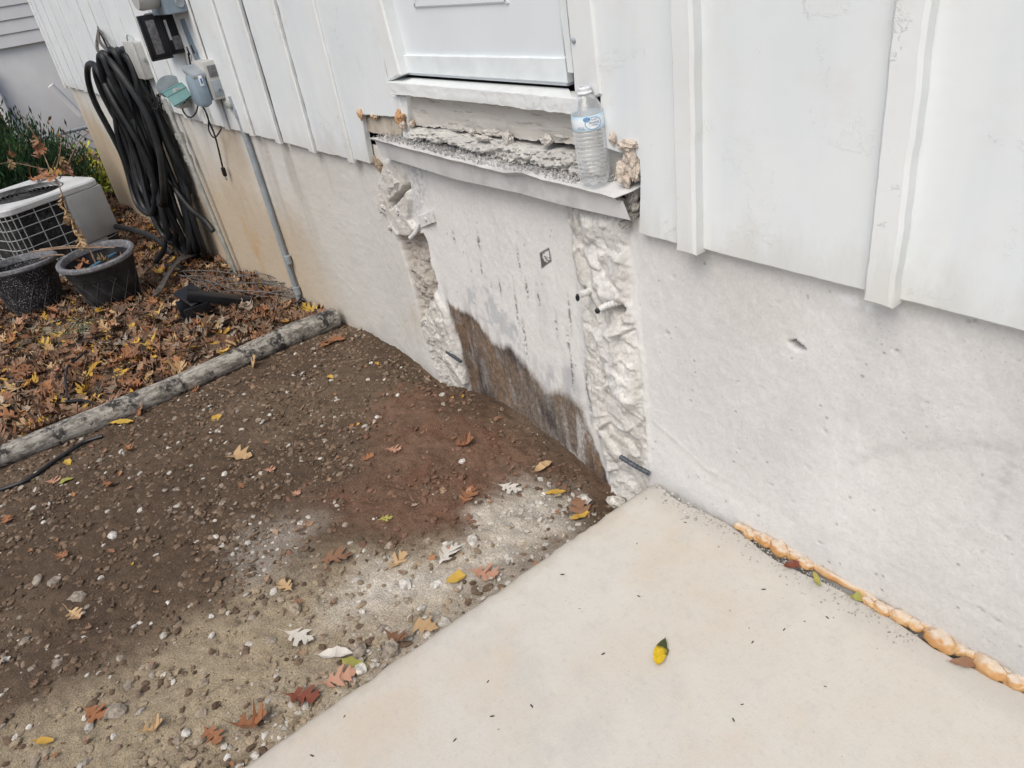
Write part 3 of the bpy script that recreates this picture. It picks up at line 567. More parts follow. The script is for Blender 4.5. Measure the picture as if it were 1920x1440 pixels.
hp('door_jamb', plate(jr + [(jr[-1][0], ZT), (jr[0][0], ZT)], -.034, .06, .0016, .02, .005, 303), M_trim)
ws = pxz([(1049, 30), (1063, 137), (1073, 137), (1061, 30)], -.016)
hp('weatherstrip', plate(ws + [(ws[-1][0], ZT), (ws[0][0], ZT)], -.016, .018, .0006, .03, .004, 305), M_doorrail)
hp('jamb_screw', blob(W(1075, 76, -.036), (.006, .004, .006), .1, 2, 3, 2), M_gal)
hp('sill_board', strip([(724, 154), (830, 163), (950, 174), (1084, 187)], [(733, 176), (830, 186), (930, 197), (1000, 206), (1084, 216)], -.045, -.045, 120, 8, .0014, 30, 311, .0016, .06), M_trim)
a0, a1, a2, a3 = W(727, 155, -.043), W(1075, 185, -.043), W(1066, 166, .012), W(751, 144, .012)
th_top = np.array([a0, a1, a2, a3]); th_bot = th_top - np.array([0, 0, .018])
hp('threshold', (np.vstack([th_top, th_bot]), [(0, 1, 2, 3), (7, 6, 5, 4), (0, 4, 5, 1), (1, 5, 6, 2), (2, 6, 7, 3), (3, 7, 4, 0)]), M_trim, smooth=False)
sk_ = hp('skirt_board', strip([(757, 176), (1120, 216)], [(766, 232), (800, 238), (887, 249), (962, 258), (1120, 275)], -.006, -.004, 140, 14, .003, 26, 313, .004, .04), M_oldwood)
hp('rotten_board', strip([(770, 240), (840, 246), (900, 258), (955, 266), (1000, 276), (1130, 297)], [(772, 257), (785, 265), (840, 268), (880, 284), (940, 298), (1130, 336)], -.012, -.030, 200, 22, .016, 46, 317, .008, .04, ([0, .3, .7, 1], [.004, -.010, -.012, .006])), M_rotwood)
hp('filler_board', plate(pxz([(1080, 205), (1128, 190), (1200, 285), (1200, 350), (1080, 330)], .004), .004, .03, .001, .02, .002, 320), M_oldwood)
hp('filler_block', plate(pxz([(682, 218), (757, 221), (752, 260), (690, 248)], -.012), -.012, .03, .003, .01, .003, 321), M_rawwood)
hp('trim_stub', plate(pxz([(736, 178), (748, 180), (756, 222), (746, 222)], -.018), -.018, .03, .002, .01, .002, 323), M_rawwood)
hp('trim_stub', plate(pxz([(750, 180), (762, 181), (767, 264), (756, 262)], -.022), -.022, .03, .002, .01, .002, 325), M_trim)
# --- flashing over the old step: bent sheet with a wavy lip
def poly3(L, Y, n=160):
    Q = np.array([W(a, b, Y) for a, b in L]); t = np.r_[0, np.cumsum(np.linalg.norm(np.diff(Q, axis=0), axis=1))]; t /= t[-1]; u = np.linspace(0, 1, n); return np.column_stack([np.interp(u, t, Q[:, k]) for k in range(3)])
lip = poly3([(690, 258), (740, 273), (787, 284), (857, 302), (940, 323), (977, 322), (1017, 337), (1090, 355), (1152, 371)], -.072)
low = poly3([(716, 294), (760, 307), (857, 337), (973, 362), (1057, 385), (1182, 413)], -.046)
bk = lip.copy(); bk[:, 1] = -.002; bk[:, 2] = np.interp(bk[:, 0], [-2.5, -1.2], [.845, .845]); bk[:, 0] += np.linspace(.02, .035, len(bk)); lip[:, 2] += .003 * fbm(lip[:, 0] * 14, 0 * lip[:, 0], 0, 3, 331)
fold = .25 * lip + .75 * low; fold[:, 1] = -.052; fold[:, 2] = .8 * lip[:, 2] + .2 * low[:, 2]; fold[:, 0] = .8 * lip[:, 0] + .2 * low[:, 0]
under = lip - np.array([0, -.006, .006]); rows_ = [bk, .5 * bk + .5 * lip + np.array([0, 0, -.003]), lip, under, fold, .5 * fold + .5 * low, low]
# turn the ends of the face down to its own corners
S = np.stack(rows_); n = S.shape[1]; V = S.reshape(-1, 3); Fq = gridfaces(len(rows_), n); V2 = V + np.array([0, .0022, -.0015]); Fa = np.vstack([Fq, Fq[:, ::-1] + len(V)])
hp('flashing', (np.vstack([V, V2]), Fa), M_flash)
# rot dust and paint flakes on the ledge
V = []; F = []; cc = []; bxV, bxF = ico(1)
for i in range(3600):
    u = RNG.random() ** .8; k = int(u * 155); v = RNG.random() * .85; p = bk[k] * (1 - v) + lip[k] * v + np.array([RNG.normal() * .004, 0, .002 + .009 * (1 - v) * RNG.random()])
    if p[0] > -1.33 and v > .3 or RNG.random() < .25 + .5 * v: continue
    s = RNG.uniform(.0010, .0034); R_ = np.array(Euler(RNG.uniform(0, 6.3, 3)).to_matrix()); q = (bxV * np.array([s * RNG.uniform(.8, 2.4), s, s * .5])) @ R_.T + p
    F += [tuple(int(t) + len(V) * 1 for t in f) for f in bxF] if False else []; V.append(q); g = RNG.uniform(.40, .60) * (.75 if u < .4 else 1); cc.append(np.tile(np.array([g, g * .98, g * .95]), (len(bxV), 1)))
nb = len(V); Fz = np.array(bxF)[None] + (np.arange(nb) * len(bxV))[:, None, None]
dbo = hp('ledge_debris', (np.vstack(V), Fz.reshape(-1, 3)), M_rough, smooth=False, col=np.vstack(cc)); dbo['kind'] = 'stuff'; dbo['label'] = 'grey rot dust and paint flakes lying on the ledge'
# foam dabs and chunks of mortar in the cut
for i, (a, b, Yp, s, m_) in enumerate([(676, 214, -.032, (.013, .008, .016), M_foamo), (703, 217, -.020, (.020, .010, .011), M_foamo), (750, 221, -.034, (.022, .012, .018), M_foamo), (755, 234, -.032, (.016, .010, .016), M_foamw), (773, 231, -.014, (.010, .008, .009), M_foamw),
        (858, 241, -.008, (.036, .006, .007), M_foamp), (885, 247, -.012, (.014, .007, .008), M_foamp), (953, 259, -.016, (.015, .010, .017), M_foamp), (925, 249, -.008, (.045, .007, .009), M_foamp), (1025, 262, -.014, (.018, .010, .013), M_foamp), (1050, 256, -.008, (.022, .005, .005), M_foamp), (905, 258, -.022, (.030, .010, .008), M_foamp),
        (1148, 260, -.034, (.009, .006, .012), M_foamw), (1178, 272, -.030, (.028, .014, .012), M_foamw), (1182, 300, -.026, (.020, .014, .034), M_foamw), (1172, 325, -.030, (.020, .014, .026), M_foamw), (1192, 318, -.024, (.012, .010, .026), M_foamw)]):
    hp('foam_dab', blob(W(a, b, Yp), s, .75, 2.1, 340 + i, 5), m_, smooth='round')
for i, (a, b, Yp, s) in enumerate([(1186, 362, -.010, (.022, .018, .024)), (1190, 385, -.008, (.016, .016, .014)), (1187, 400, -.006, (.018, .016, .012)), (1172, 420, -.02, (.016, .012, .010)), (703, 300, .0, (.024, .016, .020)), (722, 318, .01, (.02, .016, .03)), (712, 310, -.004, (.018, .014, .02))]):
    V, F = blob(W(a, b, Yp), s, .5, 2.4, 370 + i, 3); g = np.array([.40, .38, .35]) if i < 4 else np.array([.34, .27, .2]); hp('mortar_chunk', (V, F), M_rough, col=np.tile(g, (len(V), 1)), smooth=False)
# hanging chunks of the left rib: angular broken lumps
def rockhull(c_, sz, seed, amp=.05):
    r = np.random.default_rng(seed); bm = bmesh.new(); P = r.normal(size=(16, 3)); P /= np.linalg.norm(P, axis=1)[:, None]; P *= r.uniform(.75, 1.05, 16)[:, None]
    for p in P: bm.verts.new(p)
    h_ = bmesh.ops.convex_hull(bm, input=bm.verts[:]); bmesh.ops.delete(bm, geom=[g for g in h_['geom_interior'] if isinstance(g, bmesh.types.BMVert)], context='VERTS')
    bmesh.ops.triangulate(bm, faces=bm.faces[:]); bmesh.ops.subdivide_edges(bm, edges=bm.edges[:], cuts=5, use_grid_fill=True); bm.verts.index_update()
    V = np.array([v.co[:] for v in bm.verts]); F = [tuple(v.index for v in f.verts) for f in bm.faces]; bm.free()
    V = V * (1 + amp * 1.6 * fbm(V[:, 0] * 2.5 + seed, V[:, 1] * 2.5, V[:, 2] * 2.5, 5, seed, .6))[:, None]; return V * np.array(sz) + np.array(c_), F
for i, (a, b, Yc, s_) in enumerate([(744, 322, .006, (.050, .040, .045)), (752, 345, .004, (.045, .042, .032)), (735, 352, .004, (.045, .032, .036)), (727, 386, .006, (.036, .032, .026)), (722, 396, .0, (.022, .022, .014)), (752, 395, .008, (.05, .034, .026)), (768, 388, .010, (.026, .026, .030)), (748, 418, .010, (.04, .036, .022)), (766, 426, .010, (.036, .032, .022)), (738, 426, .008, (.026, .024, .016)), (1186, 657, .0, (.020, .014, .014)), (1168, 690, .002, (.016, .014, .012))]):
    V, F = rockhull(W(a, b, Yc), s_, 700 + i, .15); g = .60 + .09 * fbm(V[:, 0] * 60, V[:, 2] * 60, V[:, 1] * 60, 3, 3); hp('concrete_chunk', (V, F), M_rough, col=np.column_stack([g, g * .98, g * .94]), smooth=False)
# rebar stubs, tie plate
def rebar(name, P, r, m, ribs=True):
    P = smoothpath(P, 14); R = [r * (1.12 if ribs and i % 3 == 0 else .92) for i in range(len(P))]; return hp(name, tube(P, R, 10), m)
def wpt(a, b, Y): return W(a, b, Y)
r1 = rebar('rebar_stub', [wpt(1112, 543, .0), wpt(1098, 549, -.03), wpt(1086, 553, -.05)], .0085, M_rebarp); hp('cut_end', blob(wpt(1083, 558, -.052), (.006, .006, .011), .1, 2, 5, 2), M_blackpl)
r2 = rebar('rebar_stub', [wpt(1165, 565, .0), wpt(1140, 572, -.03), wpt(1124, 580, -.048)], .0085, M_rebarp); hp('cut_end', blob(wpt(1120, 583, -.052), (.008, .006, .008), .1, 2, 6, 2), M_blackpl)
rebar('rebar_stub', [wpt(1218, 888, -.006), wpt(1190, 873, -.022), wpt(1163, 856, -.03)], .007, M_rebar)
rebar('rebar_stub', [wpt(838, 660, -.005), wpt(850, 668, -.02), wpt(864, 678, -.03)], .006, M_rebar)
rebar('tie_stub', [wpt(786, 418, -.004), wpt(778, 436, -.02), wpt(769, 446, -.03)], .008, M_rebarp, False)
hp('tie_plate', plate(pxz([(783, 405), (808, 396), (813, 418), (789, 428)], -.006), -.006, .012, .0005, .01, .002, 7), M_rebarp)
hp('tie_plate_boss', blob(wpt(798, 411, -.007), (.008, .004, .008), .02, 2, 8, 2), M_rebarp)

# ================================================================== expanding foam bead at the slab
path = [G_ for G_ in [Gz(a, b, .006) for a, b in [(1376, 985), (1400, 996), (1432, 1012), (1468, 1030), (1510, 1052), (1560, 1083), (1610, 1110), (1650, 1137), (1700, 1160), (1760, 1192), (1810, 1225), (1870, 1255), (1930, 1290), (2010, 1335)]]]
fp = smoothpath([p + np.array([0, -.0, 0]) for p in path], 14); fb_ = empty('foam_bead', path[0], 'lumpy orange expanding foam bead filling the joint between slab and wall', 'foam')
lr = random.Random(3); V, F = tube(fp, [.0060 + .003 * abs(math.sin(i * .16)) + .002 * abs(math.sin(i * .29 + 1)) for i in range(len(fp))], 20)
V += .0045 * np.stack([fbm(V[:, 0] * 26, V[:, 1] * 26, V[:, 2] * 26 + k * 9, 3, 410 + k) for k in range(3)], 1); V[:, 1] += .004; obj('bead', rel((V, F), fb_), M_beadfoam, fb_, smooth='round')
for i, (a, b, s_) in enumerate([(1405, 1001, .010), (1434, 1013, .014), (1463, 1029, .016), (1490, 1042, .010), (1512, 1054, .012), (1628, 1127, .009), (1652, 1141, .011), (1690, 1157, .013), (1720, 1166, .010), (1768, 1195, .018), (1800, 1214, .010), (1855, 1247, .017), (1905, 1275, .012)]):
    p = Gz(a, b, .004); p[1] = min(p[1], -.008); V, F = blob((0, 0, 0), (s_ * 2.0, s_ * 1.3, s_ * 1.2), .26, 1.5, 420 + i, 4); V += .0016 * fbm(V[:, 0] * 160, V[:, 1] * 160, V[:, 2] * 160, 3, i)[:, None] * np.sign(V); a_ = lr.uniform(-.35, .2); V = V @ np.array(Euler((0, 0, a_)).to_matrix()).T + p; obj('foam_lobe', rel((V, F), fb_), M_beadfoam, fb_, smooth='round')

# ================================================================== water bottle on the ledge
def bottle():
    bc = W(1117, 344, -.043); loc = (bc[0], -.043, .842)
    t = empty('water_bottle', loc, 'clear plastic water bottle with blue and white label standing on the ledge', 'bottle'); t.rotation_euler = (rad(1.0), rad(-2.2), rad(52))
    pr = [(.0, .006), (.012, .004), (.022, .0), (.030, .002), (.0345, .010), (.0350, .018)]
    z_ = .020
    for k in range(11): pr += [(.0352, z_), (.0362, z_ + .0035), (.0352, z_ + .0072), (.0338, z_ + .0088)]; z_ += .0092
    pr += [(.0358, .123), (.0362, .126), (.0362, .156), (.0356, .160), (.0330, .168), (.0270, .178), (.0195, .188), (.0140, .194), (.0135, .197)]
    neck = [(.0135, .197), (.0165, .198), (.0165, .200), (.0135, .2015), (.0135, .206), (.0142, .2065), (.0142, .2085), (.0125, .211), (.0110, .211), (.0110, .199)]
    b = MB('clear_pet'); gl = b.N.new('ShaderNodeBsdfGlossy'); gl.inputs['Roughness'].default_value = .06; tr = b.N.new('ShaderNodeBsdfTransparent'); tr.inputs[0].default_value = (.98, .99, .99, 1)
    df = b.N.new('ShaderNodeBsdfDiffuse'); df.inputs[0].default_value = (.88, .90, .92, 1); lw = b.N.new('ShaderNodeLayerWeight'); lw.inputs[0].default_value = .35
    m1 = b.N.new('ShaderNodeMixShader'); m2 = b.N.new('ShaderNodeMixShader'); b.l(b.ramp(lw.outputs['Facing'], .2, 1, .07, .55), m1.inputs[0]); b.l(tr.outputs[0], m1.inputs[1]); b.l(gl.outputs[0], m1.inputs[2])
    b.l(b.ramp(lw.outputs['Facing'], .1, 1, .20, .60), m2.inputs[0]); b.l(m1.outputs[0], m2.inputs[1]); b.l(df.outputs[0], m2.inputs[2]); b.l(m2.outputs[0], b.N['Material Output'].inputs[0])
    bn = b.bump(b.noise(120, 3), .3, .002); b.l(bn, gl.inputs['Normal'])
    V, F = lathe(pr, 64); q = np.arctan2(V[:, 1], V[:, 0]); lowm = (V[:, 2] < .119) & (V[:, 2] > .012)
    V[:, :2] *= np.where(lowm, 1 + .012 * np.sin(q * 3 + V[:, 2] * 40) + .014 * np.sin(q * 2 + 1), 1)[:, None]
    foot = V[:, 2] < .012; V[:, 2] += np.where(foot, .004 * (1 + np.cos(q * 5)) * np.hypot(V[:, 0], V[:, 1]) / .03, 0)
    body = obj('body', (V, F), b.m, t); V, F = lathe(neck, 40)
    obj('neck_ring', (V, F), simple('translucent_neck', (.74, .76, .78), .3, .02), t)
    # label sleeve with a soft blue edge tint
    lb = MB('label_print'); tc = lb.N.new('ShaderNodeTexCoord').outputs['Object']; sep = lb.N.new('ShaderNodeSeparateXYZ'); lb.l(tc, sep.inputs[0]); n = lb.noise(40, 3, vec=tc)
    e = lb.math('ABSOLUTE', lb.math('SUBTRACT', sep.outputs[2], .141), 0); f = lb.ramp(lb.math('ADD', e, lb.math('MULTIPLY', n, .012)), .010, .024); lm = lb.out(lb.mix(f, (.80, .86, .90), (.45, .68, .84)), .35)
    V, F = lathe([(.0364, .1255), (.0366, .126), (.0366, .1555), (.0364, .156)], 64); lab = obj('label', (V, F), lm, t)
    def wrap(V2, F2, ang, zc, r, m, nm):
        V2 = np.asarray(V2, float); a = ang + V2[:, 0] / r; obj(nm, (np.column_stack([r * np.sin(a), -r * np.cos(a), zc + V2[:, 1]]), F2), m, lab)
    mb_ = simple('label_blue', (.03, .22, .50), .4, .02); mw_ = simple('label_white', (.85, .87, .88), .4, .01); mt = simple('label_navy', (.04, .08, .2), .4, .02)
    def text(s, size, ang, zc, m, nm):
        cu = bpy.data.curves.new('t', 'FONT'); cu.body = s; cu.size = size; cu.align_x = 'CENTER'; cu.align_y = 'CENTER'; cu.resolution_u = 2; ob = bpy.data.objects.new('t', cu); COL.objects.link(ob)
        bpy.context.view_layer.update(); me = bpy.data.meshes.new_from_object(ob.evaluated_get(bpy.context.evaluated_depsgraph_get())); V2 = np.array([v.co[:] for v in me.vertices]); F2 = [tuple(p.vertices) for p in me.polygons]
        bpy.data.objects.remove(ob); bpy.data.curves.remove(cu); bpy.data.meshes.remove(me); wrap(V2, F2, ang, zc, .0376, m, nm)
    def oval(cx, cy, rx, ry, ang, m, nm, r, hole=0):
        n = 40; P = [(cx + rx * math.cos(6.2832 * k / n), cy + ry * math.sin(6.2832 * k / n), 0) for k in range(n)]
        if hole:
            Q = [(cx + (rx - hole) * math.cos(6.2832 * k / n), cy + (ry - hole) * math.sin(6.2832 * k / n), 0) for k in range(n)]; wrap(P + Q, [(k, (k + 1) % n, n + (k + 1) % n, n + k) for k in range(n)], ang, .141, r, m, nm)
        else: wrap(P + [(cx, cy, 0)], [(k, (k + 1) % n, n) for k in range(n)], ang, .141, r, m, nm)
    A = .12
    oval(.004, -.001, .0185, .0125, A, mw_, 'logo_field', .0368); oval(.004, -.001, .019, .013, A, mb_, 'logo_ring', .0372, .0011); oval(-.010, .0085, .0075, .0048, A, mb_, 'logo_badge', .0374)
    text('Great\nValue', .0042, A - .010 / .037, .1495, mw_, 'badge_lettering'); text('Purified', .0046, A + .006 / .037, .1475, mt, 'label_lettering'); text('Drinking', .0068, A + .006 / .037, .1415, mt, 'label_lettering'); text('Water', .0052, A + .007 / .037, .1360, mt, 'label_lettering')
    text('NET 16.9\nFL OZ 500mL', .0036, A - .024 / .037, .1315, mt, 'label_lettering')
bottle()

def XP(px, py, X_):
    r = ray(px, py); return CAM + r * (X_ / r[0])
# ================================================================== utilities on the wall
t = empty('meter_socket', (-4.05, 0, 1.25), 'grey electric meter box with a round beige meter at the top edge', 'meter box')
obj('housing', rel(box((-4.05, -.07, 1.42), (.27, .105, .33), .006), t), M_blue, t)
V, F = lathe([(.0, .0), (.07, .0), (.075, .01), (.075, .08), (.068, .095), (.0, .10)], 36); obj('meter_dome', ((V @ np.array(Euler((rad(90), 0, 0)).to_matrix()).T) + np.array([.02, -.12, .11]), F), M_box, t)
for zz_, rr in ((.045, .022), (.105, .03)):
    V, F = lathe([(rr * .55, 0), (rr, .002), (rr, .004), (rr * .85, .006), (rr * .5, .004), (0, .004)], 24); obj('knockout', ((V @ np.array(Euler((0, rad(90), 0)).to_matrix()).T) + np.array([.135, -.06, zz_]), F), M_gal, t)
t = empty('cable_box', (-4.33, 0, 1.08), 'black open cable enclosure with its lid swung out from the wall', 'box')
obj('body', rel(box((-4.33, -.05, 1.17), (.26, .09, .19), .006), t), M_blackpl, t)
obj('module', rel(box((-4.196, -.045, 1.125), (.012, .05, .06), .003), t), M_greymod, t); obj('module', rel(box((-4.198, -.075, 1.185), (.010, .012, .09), .003), t), M_white, t)
lid = obj('lid', rel(box((-4.20, -.145, 1.165), (.016, .10, .20), .004, (0, 0, rad(-8))), t), M_blackpl, t)
obj('lid_insert', rel(box((-4.190, -.145, 1.165), (.008, .04, .15), .003, (0, 0, rad(-8))), t), M_greymod, lid)
for k in range(3): obj('lid_rim', rel(box((-4.188 + .0, -.145 + (.046, -.046, 0)[k], 1.165 + (0, 0, -.096)[k]), (.014, .008 if k < 2 else .1, .2 if k < 2 else .008), .002, (0, 0, rad(-8))), t), M_blackpl, lid)
for a, b in ((350, 88), (358, 85)): obj('cable_stub', rel(tube(smoothpath([W(a, b, -.05), W(a + 3, b + 8, -.05), W(a + 6, b + 14, -.04)], 4), .004, 6), t), M_black, t)
o = obj('raceway', plate(pxz([(343, 35), (352, 33), (389, 128), (379, 131)], -.012), -.03, .03, 0, .02, .003), M_blue); tag(o, 'flat blue grey metal raceway running down from the meter box', 'conduit')
t = empty('telephone_box', (-5.08, 0, .93), 'beige grey utility box beside the top of the hose bundle', 'utility box')
obj('housing', rel(box((-5.08, -.045, 1.025), (.22, .07, .20), .012), t), M_box, t); obj('cover_lip', rel(box((-5.08, -.078, 1.03), (.225, .012, .205), .006), t), M_box, t)
obj('latch', rel(box((-4.966, -.05, 1.03), (.02, .014, .02), .004), t), M_gal, t); obj('hinge_strap', rel(box((-4.964, -.02, .98), (.012, .012, .09), .003), t), M_gal2, t)
obj('ground_wire', rel(tube(smoothpath([(-5.1, -.02, 1.12), (-5.14, -.05, 1.16), (-5.2, -.05, 1.12), (-5.17, -.06, 1.05)], 6), .004, 6), t), M_gal, t)
# weatherproof outlet with its lid up
t = empty('outlet_cover', (-4.40, 0, .84), 'teal weatherproof outlet cover standing open above the thin pipe', 'outlet cover')
obj('outlet_box', rel(box((-4.44, -.055, .855), (.09, .08, .10), .008), t), M_gal2, t)
q = [XP(299, 174, -4.50), XP(346, 150, -4.48), XP(369, 175, -4.34), XP(326, 199, -4.34)]; V = []; nn_ = 10
for i in range(nn_ + 1):
    u = i / nn_
    for k in (0, 1):
        a, b = (q[0], q[3]) if k == 0 else (q[1], q[2]); p = a * (1 - u) + b * u + np.array([.0, -.0, .022 * math.sin(math.pi * u)]); V.append(p)
V = np.array(V); F = [(2 * i, 2 * i + 1, 2 * i + 3, 2 * i + 2) for i in range(nn_)]; V2 = V - np.array([0, 0, .006]); F2 = [tuple(k + len(V) for k in f[::-1]) for f in F]
fl = obj('flap', rel((np.vstack([V, V2]), F + F2), t), M_teal, t)
for u in (.3, .65): p0 = q[0] * (1 - u) + q[3] * u + np.array([0, 0, .022 * math.sin(math.pi * u) + .001]); p1 = q[1] * (1 - u) + q[2] * u + np.array([0, 0, .022 * math.sin(math.pi * u) + .001]); obj('flap_rib', rel(tube([p0, p1], .003, 6), t), M_teal, fl)
obj('paint_splash', rel(blob(q[1] * .45 + q[2] * .45 + q[0] * .1 + np.array([.012, .0, .020]), (.012, .006, .012), .5, 2, 12, 3), t), M_white, fl)
c0 = XP(318, 163, -4.52); V, F = lathe([(0, 0), (.066, 0), (.07, .006), (.07, .02), (0, .022)], 30); obj('base_disc', rel(((V * np.array([.8, 1, 1])) @ np.array(Euler((0, rad(80), 0)).to_matrix()).T + c0, F), t), M_gal, t)
# disconnect
t = empty('disconnect_switch', (-3.89, 0, .86), 'grey electrical disconnect with rounded blue grey cover above the long conduit', 'switch box')
obj('housing', rel(box((-3.89, -.042, .965), (.17, .08, .17), .006), t), M_box, t); obj('label_plate', rel(box((-3.803, -.045, 1.005), (.004, .045, .05), .001), t), M_greymod, t)
obj('side_panel', rel(box((-3.803, -.045, .93), (.004, .05, .07), .001), t), M_gal, t)
V, F = lathe([(.009, 0), (.012, .002), (.012, .004), (.008, .005)], 20); obj('knockout', rel(((V @ np.array(Euler((0, rad(90), 0)).to_matrix()).T) + np.array([-3.800, -.045, .92]), F), t), M_gal, t)
cv = obj('cover', rel(box((-3.87, -.115, .935), (.13, .07, .155), .03), t), M_blue, t); obj('cover_top', rel(box((-3.88, -.105, 1.01), (.15, .075, .03), .012, (0, rad(14), 0)), t), M_gal, t)
obj('sticker', rel(box((-3.803, -.112, .975), (.005, .016, .045), .001), t), M_white, t); obj('sticker_mark', rel(box((-3.7995, -.112, .975), (.004, .007, .022), .001), t), simple('sticker_blue', (.04, .14, .42), .4), t)
obj('connector', rel(box((-3.76, -.03, .855), (.06, .04, .035), .012), t), M_gal2, t)
# conduits
t = empty('wall_conduit', W(563, 566, -.02), 'long grey conduit pipe running down the foundation to the ground', 'pipe')
P = [W(432, 180, -.025), W(440, 196, -.02), W(447, 215, -.02), W(505, 390, -.02), W(564, 570, -.02)]; P[-1][2] = -.2; obj('pipe', rel(tube(smoothpath(P, 5), .0135, 12), t), M_gal, t)
for a, b in ((446, 212), (540, 487), (557, 545)): p = W(a, b, -.02); obj('coupling', rel(tube([p + np.array([0, 0, .02]), p - np.array([0, 0, .02])], .017, 12), t), M_gal, t)
t = empty('gas_pipe', W(427, 465, -.035), 'thin galvanised pipe with threaded fittings below the teal outlet cover', 'pipe')
P = [W(308, 186, -.05), W(338, 256, -.045), W(427, 466, -.035)]; P[-1][2] = -.27; obj('pipe', rel(tube(P, .013, 10), t), M_gal2, t)
for a, b, r_ in ((337, 255, .026), (341, 264, .022), (353, 297, .024), (357, 305, .02)): p = W(a, b, -.043); obj('fitting', rel(tube([p + np.array([.003, 0, .014]), p - np.array([.003, 0, .014])], r_, 8), t), M_gal2, t)
obj('pipe', rel(tube(smoothpath([W(332, 105, -.012), W(345, 140, -.012), W(353, 158, -.012)], 4), .008, 8), t), M_blue, t)
t = empty('power_cord', W(420, 322, -.03), 'black power cord with a plug dangling against the stained foundation', 'cord')
obj('cable', rel(tube(smoothpath([W(a, b, Y_) for a, b, Y_ in ((353, 100, -.04), (360, 135, -.03), (368, 165, -.04), (375, 190, -.06), (385, 208, -.05), (392, 228, -.05), (403, 255, -.04), (412, 290, -.03), (417, 312, -.025))], 6), .0045, 6), t), M_black, t)
obj('cable', rel(tube(smoothpath([W(a, b, Y_) for a, b, Y_ in ((372, 172, -.05), (352, 185, -.06), (342, 200, -.07), (347, 214, -.07), (358, 220, -.06), (368, 210, -.05), (372, 195, -.05), (380, 200, -.05), (390, 220, -.04), (392, 245, -.05), (402, 258, -.05), (413, 245, -.04), (414, 238, -.03))], 6), .0040, 6), t), M_black, t)
p = W(420, 322, -.028); pb = obj('plug', rel(box(p, (.026, .02, .05), .007, (0, rad(6), 0)), t), M_black, t)
for s in (-1, 1): obj('prong', rel(box(p + np.array([s * .007, 0, -.036]), (.002, .006, .022), .0006), t), M_gal2, pb)
t = empty('wire_tangle', W(300, 205, -.06), 'small tangle of loose black wires beside the hose', 'wires')
for k in range(6):
    p0 = W(297 + random.uniform(-4, 4), 192 + random.uniform(-6, 6), -.05); P = [p0 + np.array([random.uniform(-.05, .05), random.uniform(-.05, .03), random.uniform(-.07, .05)]) for _ in range(5)]; obj('wire', rel(tube(smoothpath(P, 6), .003, 5), t), M_black, t)

# ================================================================== hose bundle
t = empty('hose_bundle', (-5.3, -.14, -.24), 'thick black hose coiled in long loops hanging from the wall', 'hose')
hr = random.Random(5)
for i in range(15):
    cx = -5.30 + hr.uniform(-.10, .10); hw = hr.uniform(.06, .26); yc = -.05 - .175 * (i / 14) + hr.uniform(-.01, .01); zt = 1.06 + hr.uniform(-.02, .06) - .03 * abs(i - 7) / 7
    zb = hr.choice([-.20, -.22, -.1, -.15, .05, .12, -.21, -.02, .2]); P = []; n = 30; ph = hr.uniform(0, 6)
    for k in range(n + 1):
        th = 2 * math.pi * k / n; s_, c_ = math.sin(th), math.cos(th); wid = hw * (.75 + .45 * (.5 - .5 * c_)) * (abs(s_) ** .7) * (1 if s_ >= 0 else -1)
        zz_ = zb + (zt - zb) * (.5 + .5 * (abs(c_) ** .75) * (1 if c_ >= 0 else -1)); fall = 1 - (zz_ - zb) / (zt - zb)
        P.append((cx + wid + .03 * math.sin(zz_ * 5 + ph), yc - .03 * fall + .025 * math.sin(zz_ * 7 + ph * 2) + .02 * s_, zz_))
    obj('hose_loop', rel(tube(smoothpath(P, 2), .0185, 9, False), t), M_black, t)
obj('hose_tail', rel(tube(smoothpath([(-5.2, -.12, .35), (-5.0, -.1, .18), (-4.92, -.05, .08), (-4.86, -.04, .02)], 8), .018, 9), t), M_black, t)
obj('hose_tail', rel(tube(smoothpath([(-5.35, -.2, .1), (-5.3, -.27, -.1), (-5.42, -.34, -.22), (-5.3, -.28, -.235), (-5.1, -.24, -.22)], 8), .018, 9), t), M_black, t)
obj('hose_tail', rel(tube(smoothpath([(-6.25, -.42, -.08), (-5.95, -.32, -.09), (-5.7, -.24, -.13), (-5.5, -.2, -.22)], 8), .02, 9), t), M_black, t)
hk = (-5.95, -.03, 1.19)
for k in range(3): obj('strap', rel(tube(smoothpath([hk, (-5.75, -.06 - .03 * k, 1.17 - .045 * k), (-5.45, -.10, 1.09 - .05 * k), (-5.32, -.13, 1.04 - .06 * k)], 8), .010 if k else .006, 7), t), M_wire, t)
obj('hook_wire', rel(tube(smoothpath([(-5.97, -.02, 1.21), hk, (-5.9, -.03, 1.08), (-5.8, -.04, .92)], 6), .005, 6), t), M_black, t)

# ================================================================== air conditioner
ac = empty('air_conditioner', (-6.37, -.83, -.29), 'grey outdoor air conditioner with wire grille behind the black pots', 'air conditioner'); ac.rotation_euler = (0, 0, rad(21.5))
h = .36; HT = .56
def rr(s, r, n=6):
    P = []
    for k, (cx, cy) in enumerate(((1, 1), (-1, 1), (-1, -1), (1, -1))):
        for j in range(n + 1): a = rad(90 * k + 90 * j / n); P.append((cx * (s - r) + r * math.cos(a), cy * (s - r) + r * math.sin(a)))
    return P
def ring(levels):
    V = []; F = []; n = None
    for s, r, z in levels:
        P = rr(s, r); n = len(P); V += [(a, b, z) for a, b in P]
    for i in range(len(levels) - 1):
        for k in range(n): F.append((i * n + k, i * n + (k + 1) % n, (i + 1) * n + (k + 1) % n, (i + 1) * n + k))
    return V, F, n
V, F, n = ring([(h - .025, .07, .03), (h - .025, .07, HT - .01)]); obj('coil', (V, F), M_coil, ac, smooth=False)
